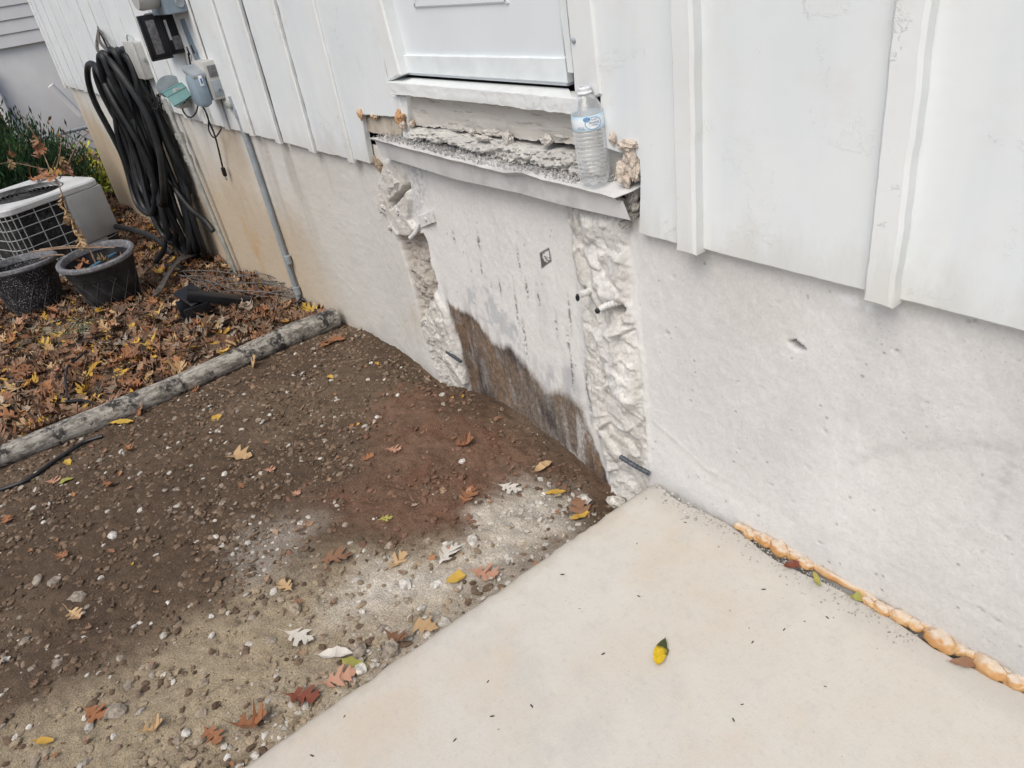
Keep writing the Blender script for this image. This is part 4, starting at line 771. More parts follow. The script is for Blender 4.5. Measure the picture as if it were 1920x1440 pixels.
V, F, n = ring([(h, .09, 0), (h + .004, .09, .004), (h + .004, .09, .045), (h - .006, .09, .05), (h - .04, .07, .05)]); obj('base_pan', (V, F), M_actop, ac, smooth=False)
V, F, n = ring([(h - .03, .08, HT - .04), (h + .006, .10, HT - .04), (h + .010, .10, HT - .035), (h + .010, .10, HT - .005), (h + .002, .10, HT + .006), (h - .05, .12, HT + .012), (h - .08, h - .081, HT + .006), (h - .10, h - .101, HT - .03)]); top = obj('top_cap', (V, F), M_actop, ac, smooth=False)
for k in range(9): V, F = lathe([(.03 + .028 * k, HT - .002), (.034 + .028 * k, HT + .002), (.038 + .028 * k, HT - .002)], 36); obj('fan_guard_ring', (V, F), M_coil, top)
V, F = lathe([(0, HT - .06), (.10, HT - .06), (.11, HT - .09)], 30); obj('fan_hub', (V, F), M_coil, ac)
for s in range(11):
    zz_ = .085 + s * .068
    if zz_ > HT - .05: break
    P = [(a, b, zz_) for a, b in rr(h + .002, .09)]; P.append(P[0]); obj('grille_wire', tube(P, .0032, 5, False), M_acwire, ac)
for s in range(9):
    yv_ = -h + .09 + s * .115
    if yv_ > .16: break
    obj('grille_wire', tube([(h + .003, yv_, .05), (h + .003, yv_, HT - .04)], .0032, 5), M_acwire, ac)
    obj('grille_wire', tube([(yv_, -h - .003, .05), (yv_, -h - .003, HT - .04)], .0032, 5), M_acwire, ac)
for k in range(4): a = rad(-90 + 22.5 * k); obj('grille_wire', tube([(h - .09 + .094 * math.cos(a), -h + .09 + .094 * math.sin(a), .05), (h - .09 + .094 * math.cos(a), -h + .09 + .094 * math.sin(a), HT - .04)], .0032, 5), M_acwire, ac)
sp = obj('service_panel', box((h - .03, h - .145, .345), (.085, .28, .35), .01), M_ac, ac); obj('lower_panel', box((h - .035, h - .20, .11), (.08, .17, .12), .006), M_ac, ac); obj('valve_recess', box((h - .06, h - .06, .11), (.06, .10, .11), .004), M_blackpl, ac)
for yy_, zz_ in ((h - .27, .49), (h - .27, .2), (h - .02, .49)): obj('screw', blob((h + .013, yy_, zz_), (.003, .005, .005), .02, 2, 1, 2), M_gal, sp)

# ================================================================== plant pots
def pot(loc, m, mr_, label, tilt=0):
    t = empty('plant_pot', loc, label, 'plant pot', 'large black plant pots'); t.rotation_euler = (rad(tilt), rad(tilt * .5), 0.6)
    V, F = lathe([(0, .0), (.135, .0), (.142, .006), (.168, .12), (.185, .215), (.188, .222), (.194, .228), (.202, .29), (.19, .29), (.178, .21), (.16, .16), (0, .15)], 48); body = obj('body', (V, F), m, t)
    V, F = lathe([(.195, .285), (.214, .286), (.224, .298), (.222, .312), (.208, .320), (.194, .316), (.186, .30), (.184, .28)], 48); obj('rim', (V, F), mr_, t)
    obj('band', (lambda VF: VF)(lathe([(.1855, .214), (.1905, .218), (.1905, .224), (.187, .228)], 48)), m, body)
    for k in range(12):
        for s in (-1, 1):
            P = []
            for j in range(9): u = j / 8; a = k * math.pi / 6 + s * u * .62; r_ = .146 + (.184 - .146) * u + .001; P.append((r_ * math.cos(a), r_ * math.sin(a), .02 + .19 * u))
            obj('lattice_rib', tube(P, .004, 5), M_potrib, body)
    return t
pR = pot((-5.0, -.70, -.245), M_pot, M_rim, 'large black pot holding a blue tray and dead leaves', 3)
pL = pot((-5.43, -1.09, -.265), M_pot2, M_rim, 'large white speckled black pot at the left edge of the photo', -3)
o = obj('tray', box((0, 0, 0), (.06, .17, .012), .005), M_bluepl, loc=(-4.97, -.68, .030), rot=(rad(6), rad(-14), rad(20))); tag(o, 'flat blue plastic piece lying inside the pot', 'tray')
for k, (A_, B_) in enumerate([((57, 472, .09), (215, 464, .10)), ((75, 468, .095), (190, 462, .085)), ((120, 478, .085), (75, 486, .03))]):
    o = obj('twig', tube(smoothpath([Gz(*A_), .5 * (Gz(*A_) + Gz(*B_)) + np.array([0, 0, .012]), Gz(*B_)], 6), [.005] * 6 + [.004] * 7, 6), M_stem); tag(o, ('long pale twig resting across both pots', 'second thinner twig resting across the pots', 'short bent twig hanging over the speckled pot rim')[k], 'twig')
# dry weed with hanging leaves
t = empty('dried_weed', (-5.05, -.72, -.05), 'dead bare weed with curled brown leaves rising from the pot', 'plant')
stems = [[(-5.03, -.72, -.06)] + [XP(a, b, X_) for a, b, X_ in ((155, 440, -5.15), (128, 400, -5.25), (110, 345, -5.35), (97, 325, -5.4), (80, 285, -5.5), (60, 245, -5.55), (30, 205, -5.6))],
         [XP(97, 325, -5.4), XP(105, 315, -5.4), XP(112, 290, -5.4), XP(115, 262, -5.4)], [XP(90, 318, -5.42), XP(60, 312, -5.4), XP(25, 305, -5.4), XP(0, 307, -5.35)], [XP(112, 335, -5.38), XP(130, 300, -5.42), XP(150, 262, -5.46), XP(168, 248, -5.46)], [XP(100, 330, -5.4), XP(85, 330, -5.35), XP(74, 315, -5.3)]]
for k, s in enumerate(stems):
    P = smoothpath(s, 5); obj('stem', rel(tube(P, list(np.linspace(.0055 if k == 0 else .0035, .002, len(P))), 6), t), M_stem, t)

# ================================================================== leaf shapes
OAK = [(0, 0, .012), (.10, .09, .03), (.17, .20, .06), (.21, .30, .22), (.28, .42, .27), (.31, .38, .12), (.40, .42, .085), (.45, .58, .30), (.54, .74, .35), (.57, .66, .17), (.66, .68, .095), (.71, .84, .20), (.80, .94, .24), (.86, .88, .11), (.94, .97, .09), (1., 1., .0)]
MAPLE = [(.0, .0, .015), (.06, .0, .16), (.14, .06, .46), (.24, .22, .22), (.34, .30, .24), (.46, .56, .52), (.54, .55, .26), (.62, .62, .17), (.72, .78, .26), (.82, .80, .14), (1., 1., .0)]
LANCE = [(t_, t_, .19 * math.sin(math.pi * min(1, t_ * .97 + .02)) ** .85) for t_ in np.linspace(0, 1, 9)]
OVATE = [(t_, t_, .30 * math.sin(math.pi * min(1, t_ ** .8)) ** .8) for t_ in np.linspace(0, 1, 9)]
def leafgeo(shape, seed, k1=.5, k2=.3, stem=.3):
    r = np.random.default_rng(seed); V = []; F = []; n = len(shape); off = r.normal() * .05
    for i, (tm, te, wd) in enumerate(shape):
        V.append((tm, 0)); q1, q2 = r.normal(size=2) * .16 * (i % 3 != 0); V.append((te + r.normal() * .02, wd * (1 + q1))); V.append((te + off * (0 < i < n - 1) + r.normal() * .02, -wd * (1 + q2)))
    for i in range(n - 1):
        a = 3 * i; b = a + 3; F += [(a, b, b + 1, a + 1), (a, a + 2, b + 2, b)]
    m = len(V); V += [(0, .008), (-stem * .5, .03), (-stem, .02), (-stem, .008), (-stem * .5, .016), (0, -.008)]; F += [(m, m + 1, m + 4, m + 5), (m + 1, m + 2, m + 3, m + 4)]
    V = np.array(V); tw = r.normal() * .35; z = k1 * np.abs(V[:, 1]) ** 1.5 * r.uniform(.5, 1.6) + k2 * (V[:, 0] - .5) ** 2 * r.uniform(-.4, 1.5) + tw * V[:, 1] * (V[:, 0] - .4) + .06 * vn(V[:, 0] * 6 + seed, V[:, 1] * 6, 0, seed)
    return np.column_stack([V[:, 0] - .45, V[:, 1], z - z.min()]), F
PROTO = {'flat': [leafgeo(OAK, s + 60, .35, .25) for s in range(1, 6)], 'oak': [leafgeo(OAK, s, .9 + .6 * (s % 3), .7) for s in range(1, 7)], 'curl': [leafgeo(OAK, s + 40, 1.2, 1.0) for s in range(1, 5)], 'maple': [leafgeo(MAPLE, s + 10, .35, .2) for s in range(1, 4)], 'lance': [leafgeo(LANCE, s + 20, .8, .5, .12) for s in range(1, 5)], 'ovate': [leafgeo(OVATE, s + 30, .6, .3, .15) for s in range(1, 4)]}
_lm = {}
def leafmesh(kind_, i, colr):
    i %= len(PROTO[kind_])
    if (kind_, i, colr) not in _lm:
        me = mesh('leaf_' + kind_, *PROTO[kind_][i], True); me.materials.append(LM[colr]); _lm[kind_, i, colr] = me
    return _lm[kind_, i, colr]
NM = {'oak': 'oak_leaf', 'flat': 'oak_leaf', 'curl': 'oak_leaf', 'maple': 'maple_leaf', 'lance': 'narrow_leaf', 'ovate': 'oval_leaf'}
def leaf(p, kind_, colr, size, rz, label, group=None, tilt=(0, 0), var=None, dz=.006):
    o = link(NM[kind_], leafmesh(kind_, random.randrange(9) if var is None else var, colr), loc=(p[0], p[1], p[2] + dz), rot=(rad(tilt[0]), rad(tilt[1]), rz), scl=size); return tag(o, label, 'leaf', group)
# weed leaves are parts of the weed
for k, (a, b, X_, s) in enumerate([(70, 262, -5.5, .09), (76, 275, -5.5, .10), (72, 290, -5.48, .08), (113, 300, -5.4, .09), (117, 312, -5.4, .11), (110, 325, -5.38, .10), (125, 318, -5.4, .09), (18, 304, -5.4, .07), (56, 310, -5.42, .06), (20, 288, -5.5, .06), (75, 322, -5.34, .07), (118, 372, -5.3, .10), (126, 395, -5.25, .11), (134, 420, -5.2, .11), (140, 440, -5.15, .10), (150, 452, -5.1, .09), (128, 410, -5.22, .1)]):
    p = XP(a, b, X_) - np.array(t.location); link('withered_leaf', leafmesh('curl', k, ('brown', 'rust', 'pink', 'tan')[k % 4] if k < 11 else 'tan'), None, t, p, (random.uniform(-1, 1), rad(80) + random.uniform(-.5, .5), random.uniform(0, 6)), s)

# ================================================================== log edging
t = empty('log_edging', (-3.2, -.9, -.13), 'long grey weathered log lying as edging between gravel and leaf litter', 'log')
a0 = np.array([-3.185, -.035, -.085]); a1 = np.array([-3.215, -2.6, -.105]); n = 110; P = [a0 + (a1 - a0) * k / n + np.array([.012 * math.sin(k * .06), 0, .006 * math.sin(k * .11)]) for k in range(n + 1)]
V, F = tube(P, [.049 + .004 * math.sin(k * .17) - .008 * k / n for k in range(n + 1)], 22); V += .005 * np.stack([fbm(V[:, 0] * 9, V[:, 1] * 4, V[:, 2] * 9 + q_ * 7, 4, 500 + q_) for q_ in range(3)], 1); obj('trunk', rel((V, F), t), M_log, t)

# ================================================================== things lying in the litter
t = empty('plastic_box', G(372, 600), 'broken black plastic box lying open on the dead leaves', 'box'); tz = t.location.z
for nm, c_, s_, r_ in (('wall', (0, .065, .06), (.14, .012, .11), (.1, 0, .1)), ('wall', (-.065, 0, .06), (.012, .13, .11), (0, -.12, .05)), ('wall', (.065, 0, .055), (.012, .13, .10), (0, .12, 0)), ('bottom', (0, 0, .012), (.13, .13, .012), (0, 0, 0)), ('lid', (-.02, .02, .135), (.15, .12, .014), (.1, .38, .3)), ('arm', (.06, .12, .10), (.06, .30, .045), (-.42, .1, -.35)), ('arm_end', (.11, .25, .04), (.05, .035, .055), (-.4, .1, -.35))):
    obj(nm, box(c_, s_, .004, r_), M_blackpl, t)
obj('wire', tube(smoothpath([(.05, -.02, .08), (.09, 0, .03), (.12, .03, .02)], 5), .004, 6), M_teal, t)
t = empty('stick_bundle', G(330, 525), 'bundle of dark flat sticks slanting across the leaves by the box', 'sticks')
for k in range(6):
    a = G(292 + k * 3, 574 - k * 2) + np.array([0, 0, .055]); b = G(368 + k * 1.5, 478 + k * 4) + np.array([0, 0, .08]); obj('stick', rel(tube(smoothpath([a, .5 * (a + b) + np.array([0, 0, .02 + .006 * k]), b], 5), .007, 6), t), M_wire, t)
t = empty('wire_mesh', G(450, 545), 'crumpled grey wire mesh lying on leaves beside the wall', 'wire mesh')
for k in range(9):
    L = [G(a_ + random.uniform(-12, 12), b_ + random.uniform(-5, 5)) for a_, b_ in ((302 + k * 14, 531 + k * 3.6), (400 + k * 8, 530 + k * 6), (480 + k * 6, 535 + k * 5), (545 + k * 6, 552 + k * 2.4))]; obj('wire', rel(tube(smoothpath([p + np.array([0, 0, .06 + .035 * math.sin(k * 2.3 + i * 1.7)]) for i, p in enumerate(L)], 5), .003, 5), t), M_meshw, t)
for k in range(12):
    L = [G(350 + k * 17, 528), G(372 + k * 16, 552), G(392 + k * 15, 572)]; obj('wire', rel(tube(smoothpath([p + np.array([0, 0, .075]) for p in L], 4), .0024, 5), t), M_meshw, t)
t = empty('loose_cable', G(100, 870), 'black cable snaking over the gravel below the log', 'cable')
obj('cable', rel(tube(smoothpath([G(a, b) + np.array([0, 0, .012]) for a, b in ((-40, 945), (0, 925), (55, 904), (98, 874), (131, 852), (160, 834), (195, 822))], 8), .0075, 8), t), M_black, t)
t = empty('bent_cable', G(140, 770), 'thin dark bent cable on the leaves just above the log', 'cable')
obj('cable', rel(tube(smoothpath([G(a, b) + np.array([0, 0, .06]) for a, b in ((172, 677), (155, 692), (138, 706), (133, 732), (140, 770))], 6), .006, 6), t), M_black, t); obj('cable', rel(tube([G(136, 774) + np.array([0, 0, .06]), G(165, 772) + np.array([0, 0, .06]), G(200, 771) + np.array([0, 0, .03])], .006, 6), t), M_black, t)

# ================================================================== gravel (mass), stones
def cloud(name, pv, pf, pos, scl, rot, cols, m, smooth=True):
    k = len(pos); pv = np.asarray(pv); Vs = pv[None] * scl[:, None, :]; Vs = np.einsum('kij,kvj->kvi', rot, Vs) + pos[:, None, :]
    pf = np.array([f if len(f) == len(pf[0]) else f for f in pf]); F = pf[None] + (np.arange(k) * len(pv))[:, None, None]
    return obj(name, (Vs.reshape(-1, 3), F.reshape(-1, pf.shape[1])), m, smooth=smooth, col=np.repeat(cols, len(pv), 0))
def rots(k, tiltmax=math.pi):
    a = RNG.uniform(0, 2 * math.pi, k); b = RNG.uniform(-tiltmax, tiltmax, k); c_ = RNG.uniform(-tiltmax, tiltmax, k); R_ = np.zeros((k, 3, 3)); ca, sa, cb, sb, cc_, s2 = np.cos(a), np.sin(a), np.cos(b), np.sin(b), np.cos(c_), np.sin(c_)
    R_[:, 0] = np.stack([ca * cb, ca * sb * s2 - sa * cc_, ca * sb * cc_ + sa * s2], 1); R_[:, 1] = np.stack([sa * cb, sa * sb * s2 + ca * cc_, sa * sb * cc_ - ca * s2], 1); R_[:, 2] = np.stack([-sb, cb * s2, cb * cc_], 1); return R_
def scatter(k):
    x = RNG.uniform(-3.16, -1.185, k); y = RNG.uniform(-2.1, -.015, k); return x, y
gpz = gpoly([(420, 1400), (560, 1310), (640, 1280), (700, 1200), (760, 1160), (800, 1170), (560, 1400), (480, 1500), (400, 1500)])
x, y = scatter(50000); red, tan, dust = zones(x, y); pale_ = sst(-.06, .05, polysd(x, y, gpz))
prob = np.clip(.60 - .12 * red - .38 * tan - .05 * dust + .5 * pale_, .05, 1) * (.5 + .5 * sst(-.3, .3, fbm(x * 4, y * 4, 0, 3, 151))); keep = RNG.random(len(x)) < prob; x, y, red, tan, dust, pale_ = (q_[keep] for q_ in (x, y, red, tan, dust, pale_))
k = len(x); s = .0020 + .0095 * RNG.random(k) ** 3.4 * (1 - .6 * red) + .003 * pale_ * RNG.random(k); u = RNG.random(k); cols = np.array([.135, .093, .063])[None] * (.6 + .9 * RNG.random(k))[:, None]
cols = np.where((u < .22)[:, None], np.array([.20, .152, .112])[None] * (.7 + .6 * RNG.random(k))[:, None], cols); cols = np.where((RNG.random(k) < .04 + .95 * dust + .55 * pale_ + .04 * tan)[:, None], np.array([.50, .465, .415])[None] * (.72 + .4 * RNG.random(k))[:, None], cols)
rd = (RNG.random(k) < red * .85); s = np.where(rd & (RNG.random(k) < .12), RNG.uniform(.006, .014, k), s); cols = np.where(rd[:, None], np.array([.175, .10, .068])[None] * (.7 + .6 * RNG.random(k))[:, None], cols)
cols = np.where((RNG.random(k) < tan * .55)[:, None] & ~rd[:, None], np.array([.29, .23, .16])[None] * (.7 + .5 * RNG.random(k))[:, None], cols)
pv, pf = ico(1); pv = pv * (1 + .3 * vn(pv[:, 0] * 2, pv[:, 1] * 2, pv[:, 2] * 2, 3))[:, None]
o = cloud('gravel', pv, pf, np.column_stack([x, y, gh(x, y) + .0005]), np.column_stack([s * RNG.uniform(.9, 1.7, k), s, s * RNG.uniform(.45, .8, k)]), rots(k, .5), cols, M_gravel, smooth=False); kind(o, 'stuff', 'small brown and grey gravel pieces mixed into the soil')
# stones one can pick out
stm = {}
def stmat(n_, c_): stm[n_] = simple(n_ + '_stone', c_, .9, .22, 90, .5, 0, tuple(v * .6 for v in c_), .5)
stmat('white', (.60, .57, .52)); stmat('grey', (.30, .255, .205)); stmat('brown', (.145, .10, .068)); stmat('tan', (.34, .28, .21))
sgeo = []
for i in range(8):
    V, F = ico(2); V = V + .16 * np.random.default_rng(i).normal(size=V.shape) * .6; f_, _ = facet(V[:, 0] + 3 * i, V[:, 1] + V[:, 2] * .8, 1.3, 600 + i); V = V * (.85 + .16 * f_ + .18 * fbm(V[:, 0] * 1.4 + i * 5, V[:, 1] * 1.4, V[:, 2] * 1.4, 3, 610 + i))[:, None]; sgeo.append((V * np.array([1, .78, .55]), F))
_sm = {}
def stone(p, colr, size, label, group=None, i=None, rz=None, flat=1.0, dz=.2):
    i = random.randrange(8) if i is None else i
    if (i, colr) not in _sm: me = mesh('stone', *sgeo[i], False); me.materials.append(stm[colr]); _sm[i, colr] = me
    o = link('stone', _sm[i, colr], loc=(p[0], p[1], p[2] + size * dz), rot=(random.uniform(-.3, .3), random.uniform(-.3, .3), random.uniform(0, 6.3) if rz is None else rz), scl=(size, size, size * flat)); return tag(o, label, 'stone', group)
for a, b, colr, size, lab in [(887, 1015, 'white', .022, 'white oval stone on the edge of the pale dust patch'), (866, 867, 'white', .016, 'small white stone alone on the red soil'), (1095, 938, 'white', .026, 'white pointed stone below the wall at the slab corner'), (1155, 945, 'white', .036, 'large whitish stone wedged between slab corner and wall'), (220, 1338, 'grey', .032, 'large grey pointed stone lying against a rust leaf'),
        (71, 1090, 'grey', .024, 'flat pale grey stone, left one of a pair'), (103, 1092, 'grey', .024, 'flat pale grey stone, right one of a pair'), (148, 1122, 'grey', .030, 'biggest pale stone below the flat pair at left'), (213, 1005, 'white', .020, 'bright white long chip lying on dark gravel'), (195, 1024, 'white', .010, 'small bright white chip beside the long chip'), (508, 1204, 'grey', .018, 'round grey stone next to the dusty white leaf'), (556, 1144, 'tan', .026, 'tan lump of soil and stone above the dusty white leaf'),
        (350, 1375, 'white', .014, 'white stone near the bottom of the tan soil'), (675, 1224, 'grey', .024, 'grey angular stone next to the slab edge above the yellow stem'), (678, 1255, 'white', .024, 'white angular stone touching the slab edge'), (735, 1222, 'grey', .03, 'grey brown clod against the slab edge'), (820, 1098, 'white', .020, 'pale dusty stone in the powder patch'), (760, 1100, 'white', .026, 'flat pale crust of dust left of the powder patch'), (485, 790, 'tan', .018, 'tan pebble among leaves in the upper gravel'), (708, 783, 'white', .012, 'white pebble on brown soil below the wall'), (415, 957, 'brown', .020, 'brown round stone in the middle of the gravel'), (830, 742, 'white', .018, 'white chip at the foot of the broken left rib'), (1015, 945, 'white', .012, 'small white stone below the orange oak leaf'), (190, 1085, 'white', .012, 'white chip right of the flat pale pair')]:
    stone(G(a, b), colr, size, lab)
ORD = ['closest', 'second closest', 'third closest', 'fourth closest', 'fifth closest', 'sixth closest', 'seventh closest', 'eighth closest', 'ninth closest', 'tenth closest', 'eleventh closest', 'twelfth closest']
def pix(p): v = np.array(p) - CAM; return np.array([960 + FPX * (v @ RT) / (v @ FW), 720 - FPX * (v @ UP) / (v @ FW)])
def side(d): return ('right of' if d[0] > 0 else 'left of') if abs(d[0]) > abs(d[1]) else ('below' if d[1] > 0 else 'above')
def single_out(items, marks, extra=()):
    """items: (object, noun); marks: (pixel, name). label = noun + rank + side + landmark, ranks counted over every alike item on that side"""
    pts = [pix(o.location) for o, n in items]; seen = set()
    for k, (o, n) in enumerate(items):
        for mp_, mn in sorted(marks, key=lambda m: np.hypot(*(pts[k] - np.array(m[0])))):
            mp_ = np.array(mp_, float); sd_k = side(pts[k] - mp_); dk = np.hypot(*(pts[k] - mp_))
            rank = sum(1 for q, (o2, n2) in enumerate(items) if n2 == n and q != k and side(pts[q] - mp_) == sd_k and np.hypot(*(pts[q] - mp_)) < dk)
            lab = f'{n} {ORD[min(rank, 11)]} {sd_k} {mn}'
            if lab not in seen or rank < 11: break
        seen.add(lab); o['label'] = lab
STONES = []
SMARK = [((455, 858), 'the tan maple leaf'), ((887, 1015), 'the white oval stone at the dust'), ((220, 1338), 'the large pointed stone'), ((148, 1122), 'the biggest pale stone'), ((213, 1005), 'the long white chip'), ((560, 1196), 'the dusty white oak leaf'), ((568, 1310), 'the dark red oak leaf'), ((857, 1088), 'the yellow oval leaf on powder'), ((877, 934), 'the orange leaf on red soil'), ((228, 795), 'the yellow leaf under the log'), ((620, 710), 'the small bright yellow leaf'), ((738, 846), 'the pinkish folded leaf'), ((84, 1393), 'the lower left yellow leaf'), ((350, 1375), 'the white stone near the bottom'), ((98, 874), 'the black gravel cable'), ((415, 957), 'the brown round stone'), ((1040, 927), 'the yellow leaf by the wall'), ((15, 975), 'the rust leaf at the margin'), ((628, 1052), 'the brown oak leaf between soils')]
n_ = 0
while n_ < 265:
    a, b = random.uniform(-20, 1100), random.uniform(640, 1470); p = G(a, b)
    if p[0] > -1.2 or p[0] < -3.1 or p[1] > -.03 or p[1] < -2.2: continue
    rz_, tz_, dz_ = (float(q_[0]) for q_ in zones(np.array([p[0]]), np.array([p[1]])))
    if random.random() < .75 * rz_: continue
    pz_ = float(sst(-.06, .05, polysd(np.array([p[0]]), np.array([p[1]]), gpz))[0]); u_ = random.random(); colr = 'white' if u_ < .14 + .5 * dz_ + .6 * pz_ else ('grey' if u_ < .40 + .5 * pz_ else ('tan' if random.random() < tz_ * .7 else 'brown'))
    STONES.append((stone(p, colr, random.uniform(.007, .013) + (.010 * random.random() ** 2.5 if colr != 'white' else .003 * random.random()), 'x', colr + ' stones in the gravel bed', dz=.02), colr + ' pebble')); n_ += 1
single_out(STONES, SMARK)

# ================================================================== leaves
for a, b, kd, colr, size, rz_, lab, tl in [
    (455, 858, 'maple', 'tan', .085, .6, 'tan pointed maple leaf lying flat on dark gravel', (0, 0)), (405, 787, 'ovate', 'yellow', .05, 2.0, 'small yellow oval leaf on dark gravel below the log', (25, 0)), (868, 838, 'curl', 'orange', .075, 1.2, 'orange curled oak leaf on red soil below the stained wall', (0, 0)), (877, 934, 'oak', 'orange', .085, 2.2, 'orange oak leaf spread on the red soil', (0, 0)), (1017, 880, 'lance', 'tan', .075, 1.6, 'narrow tan leaf lying at the foot of the stained wall', (10, 0)), (1040, 927, 'lance', 'yellow', .065, 1.0, 'narrow yellow leaf near the slab corner by the wall', (0, 0)), (1090, 966, 'oak', 'brown', .095, 2.6, 'brown leaf leaning on the slab edge at the corner', (0, -25)), (1089, 972, 'lance', 'yellow', .07, 4.6, 'yellow leaf resting on the brown leaf by the slab corner', (0, -10)),
    (857, 1088, 'ovate', 'yellow', .058, 4.4, 'yellow oval leaf on the white powder patch', (0, 0)), (745, 1058, 'oak', 'tan', .072, 1.9, 'golden tan oak leaf beside the powder patch', (0, 0)), (560, 1196, 'oak', 'dust', .085, .5, 'dust whitened oak leaf on tan soil', (0, 0)), (628, 1232, 'lance', 'dust', .085, .9, 'long pale dusty leaf near the slab edge', (0, 0)), (667, 1243, 'lance', 'olive', .075, .5, 'narrow yellow green leaf near the slab edge', (60, 0)), (632, 1278, 'oak', 'pink', .085, 1.2, 'pinkish brown oak leaf touching the slab edge', (0, 0)), (568, 1310, 'oak', 'red', .085, .7, 'dark red brown oak leaf on white gravel', (0, 0)), (540, 1104, 'curl', 'tan', .06, 3.3, 'small tan leaf with long stem on the soil', (0, 0)), (178, 1340, 'curl', 'rust', .075, .5, 'rust curled leaf beside the large pointed stone', (0, 0)), (632, 640, 'maple', 'orange', .11, .4, 'large orange leaf at the end of the log', (0, -10)), (612, 650, 'oak', 'rust', .10, 2.1, 'rust oak leaf beside the large orange leaf at the log end', (0, 15)),
    (628, 1052, 'oak', 'brown', .095, 1.0, 'brown oak leaf between red and tan soil', (0, 0)), (476, 690, 'oak', 'tan', .10, 1.3, 'tan oak leaf leaning on the front of the log', (0, -60)), (228, 795, 'lance', 'yellow', .10, .9, 'large yellow leaf tucked under the log', (0, 0)), (262, 778, 'oak', 'orange', .09, 1.5, 'orange oak leaf propped against the log', (0, -50)), (84, 1393, 'lance', 'yellow', .055, .8, 'yellow leaf at the lower left corner', (0, 0)), (285, 1372, 'curl', 'tan', .055, 1.4, 'pale yellow crumpled leaf on tan soil near the bottom', (0, 0)), (470, 1362, 'curl', 'rust', .08, 1.2, 'rust curled leaf on the white gravel near the bottom', (0, 0)), (400, 1382, 'curl', 'orange', .07, .2, 'orange brown curled leaf left of the white gravel', (0, 0)), (620, 710, 'ovate', 'yellow', .04, .2, 'small bright yellow leaf below the large orange leaf', (0, 0)), (738, 846, 'curl', 'pink', .055, .7, 'pinkish folded leaf on the red soil', (0, 0)), (722, 976, 'curl', 'olive', .045, 1.1, 'small pale greenish leaf on the red soil centre', (0, 0)),
    (505, 884, 'curl', 'pink', .045, .9, 'small pink folded leaf right of the maple leaf', (0, 0)), (452, 914, 'curl', 'orange', .04, .1, 'small orange leaf below the maple leaf', (0, 0)), (555, 928, 'curl', 'pink', .04, .4, 'pink sliver leaf at the edge of the red soil', (0, 0)), (243, 845, 'curl', 'orange', .06, .2, 'orange curled leaf below the log on dark gravel', (0, 0)), (205, 912, 'curl', 'orange', .055, .4, 'orange bent leaf left in the dark gravel', (0, 0)), (100, 905, 'curl', 'pink', .06, 1.0, 'pinkish leaf beside the black cable', (0, 0)), (125, 905, 'ovate', 'olive', .05, 1.5, 'yellow olive oval leaf beside the pinkish leaf by the cable', (0, 0)), (128, 870, 'ovate', 'yellow', .05, .2, 'yellow leaf lying on the black cable', (0, 0)), (840, 1045, 'oak', 'dust', .085, 1.9, 'grey dusted leaf at the rim of the powder patch', (0, 0)), (905, 1078, 'curl', 'pink', .085, .6, 'curled tan brown leaf between yellow leaf and slab', (0, 0)), (800, 1178, 'maple', 'tan', .065, .6, 'tan leaf beside the slab edge below the powder', (0, 0)), (745, 1200, 'curl', 'brown', .07, .5, 'brown curled leaf pressed against the slab edge', (0, 0)), (955, 918, 'oak', 'dust', .08, .4, 'dust covered leaf at the top of the powder patch', (0, 0)), (880, 925, 'lance', 'pink', .04, 2.3, 'small pinkish leaf near the spread orange leaf', (0, 0)), (15, 975, 'curl', 'rust', .06, .2, 'rust leaf at the left margin of the gravel', (0, 0)), (115, 1045, 'curl', 'orange', .055, .6, 'orange leaf above the flat pale stone pair', (0, 0)), (140, 1155, 'curl', 'tan', .07, .3, 'tan leaf under the biggest pale stone', (0, 0)), (365, 735, 'oak', 'orange', .055, 1.2, 'orange leaf right below the middle of the log', (0, -20)), (690, 862, 'oak', 'orange', .05, 1.7, 'orange brown bent leaf left of the red soil', (0, 0))]:
    leaf(G(a, b), 'flat' if kd == 'oak' or (kd == 'curl' and (a + b) % 3 == 0) else kd, colr, size, rz_, lab, None, tl)
# leaf on the slab
t = empty('slab_leaf', (Gz(1240, 1222, .004)), 'yellow and dark green leaf lying alone on the patio slab', 'leaf'); t.rotation_euler = (0, 0, -1.05)
lv, lf = leafgeo(LANCE, 77, .5, .2, .05); dk_ = lv[:, 0] < -.12; me = mesh('blade', lv * .072 * np.array([1, 1.15, 1]), lf, True, np.where((dk_ | ((lv[:, 1] > .03) & (lv[:, 0] < .1)))[:, None], np.array([.05, .06, .02])[None], np.array([.62, .42, .02])[None])); link('blade', me, M_litter, t)

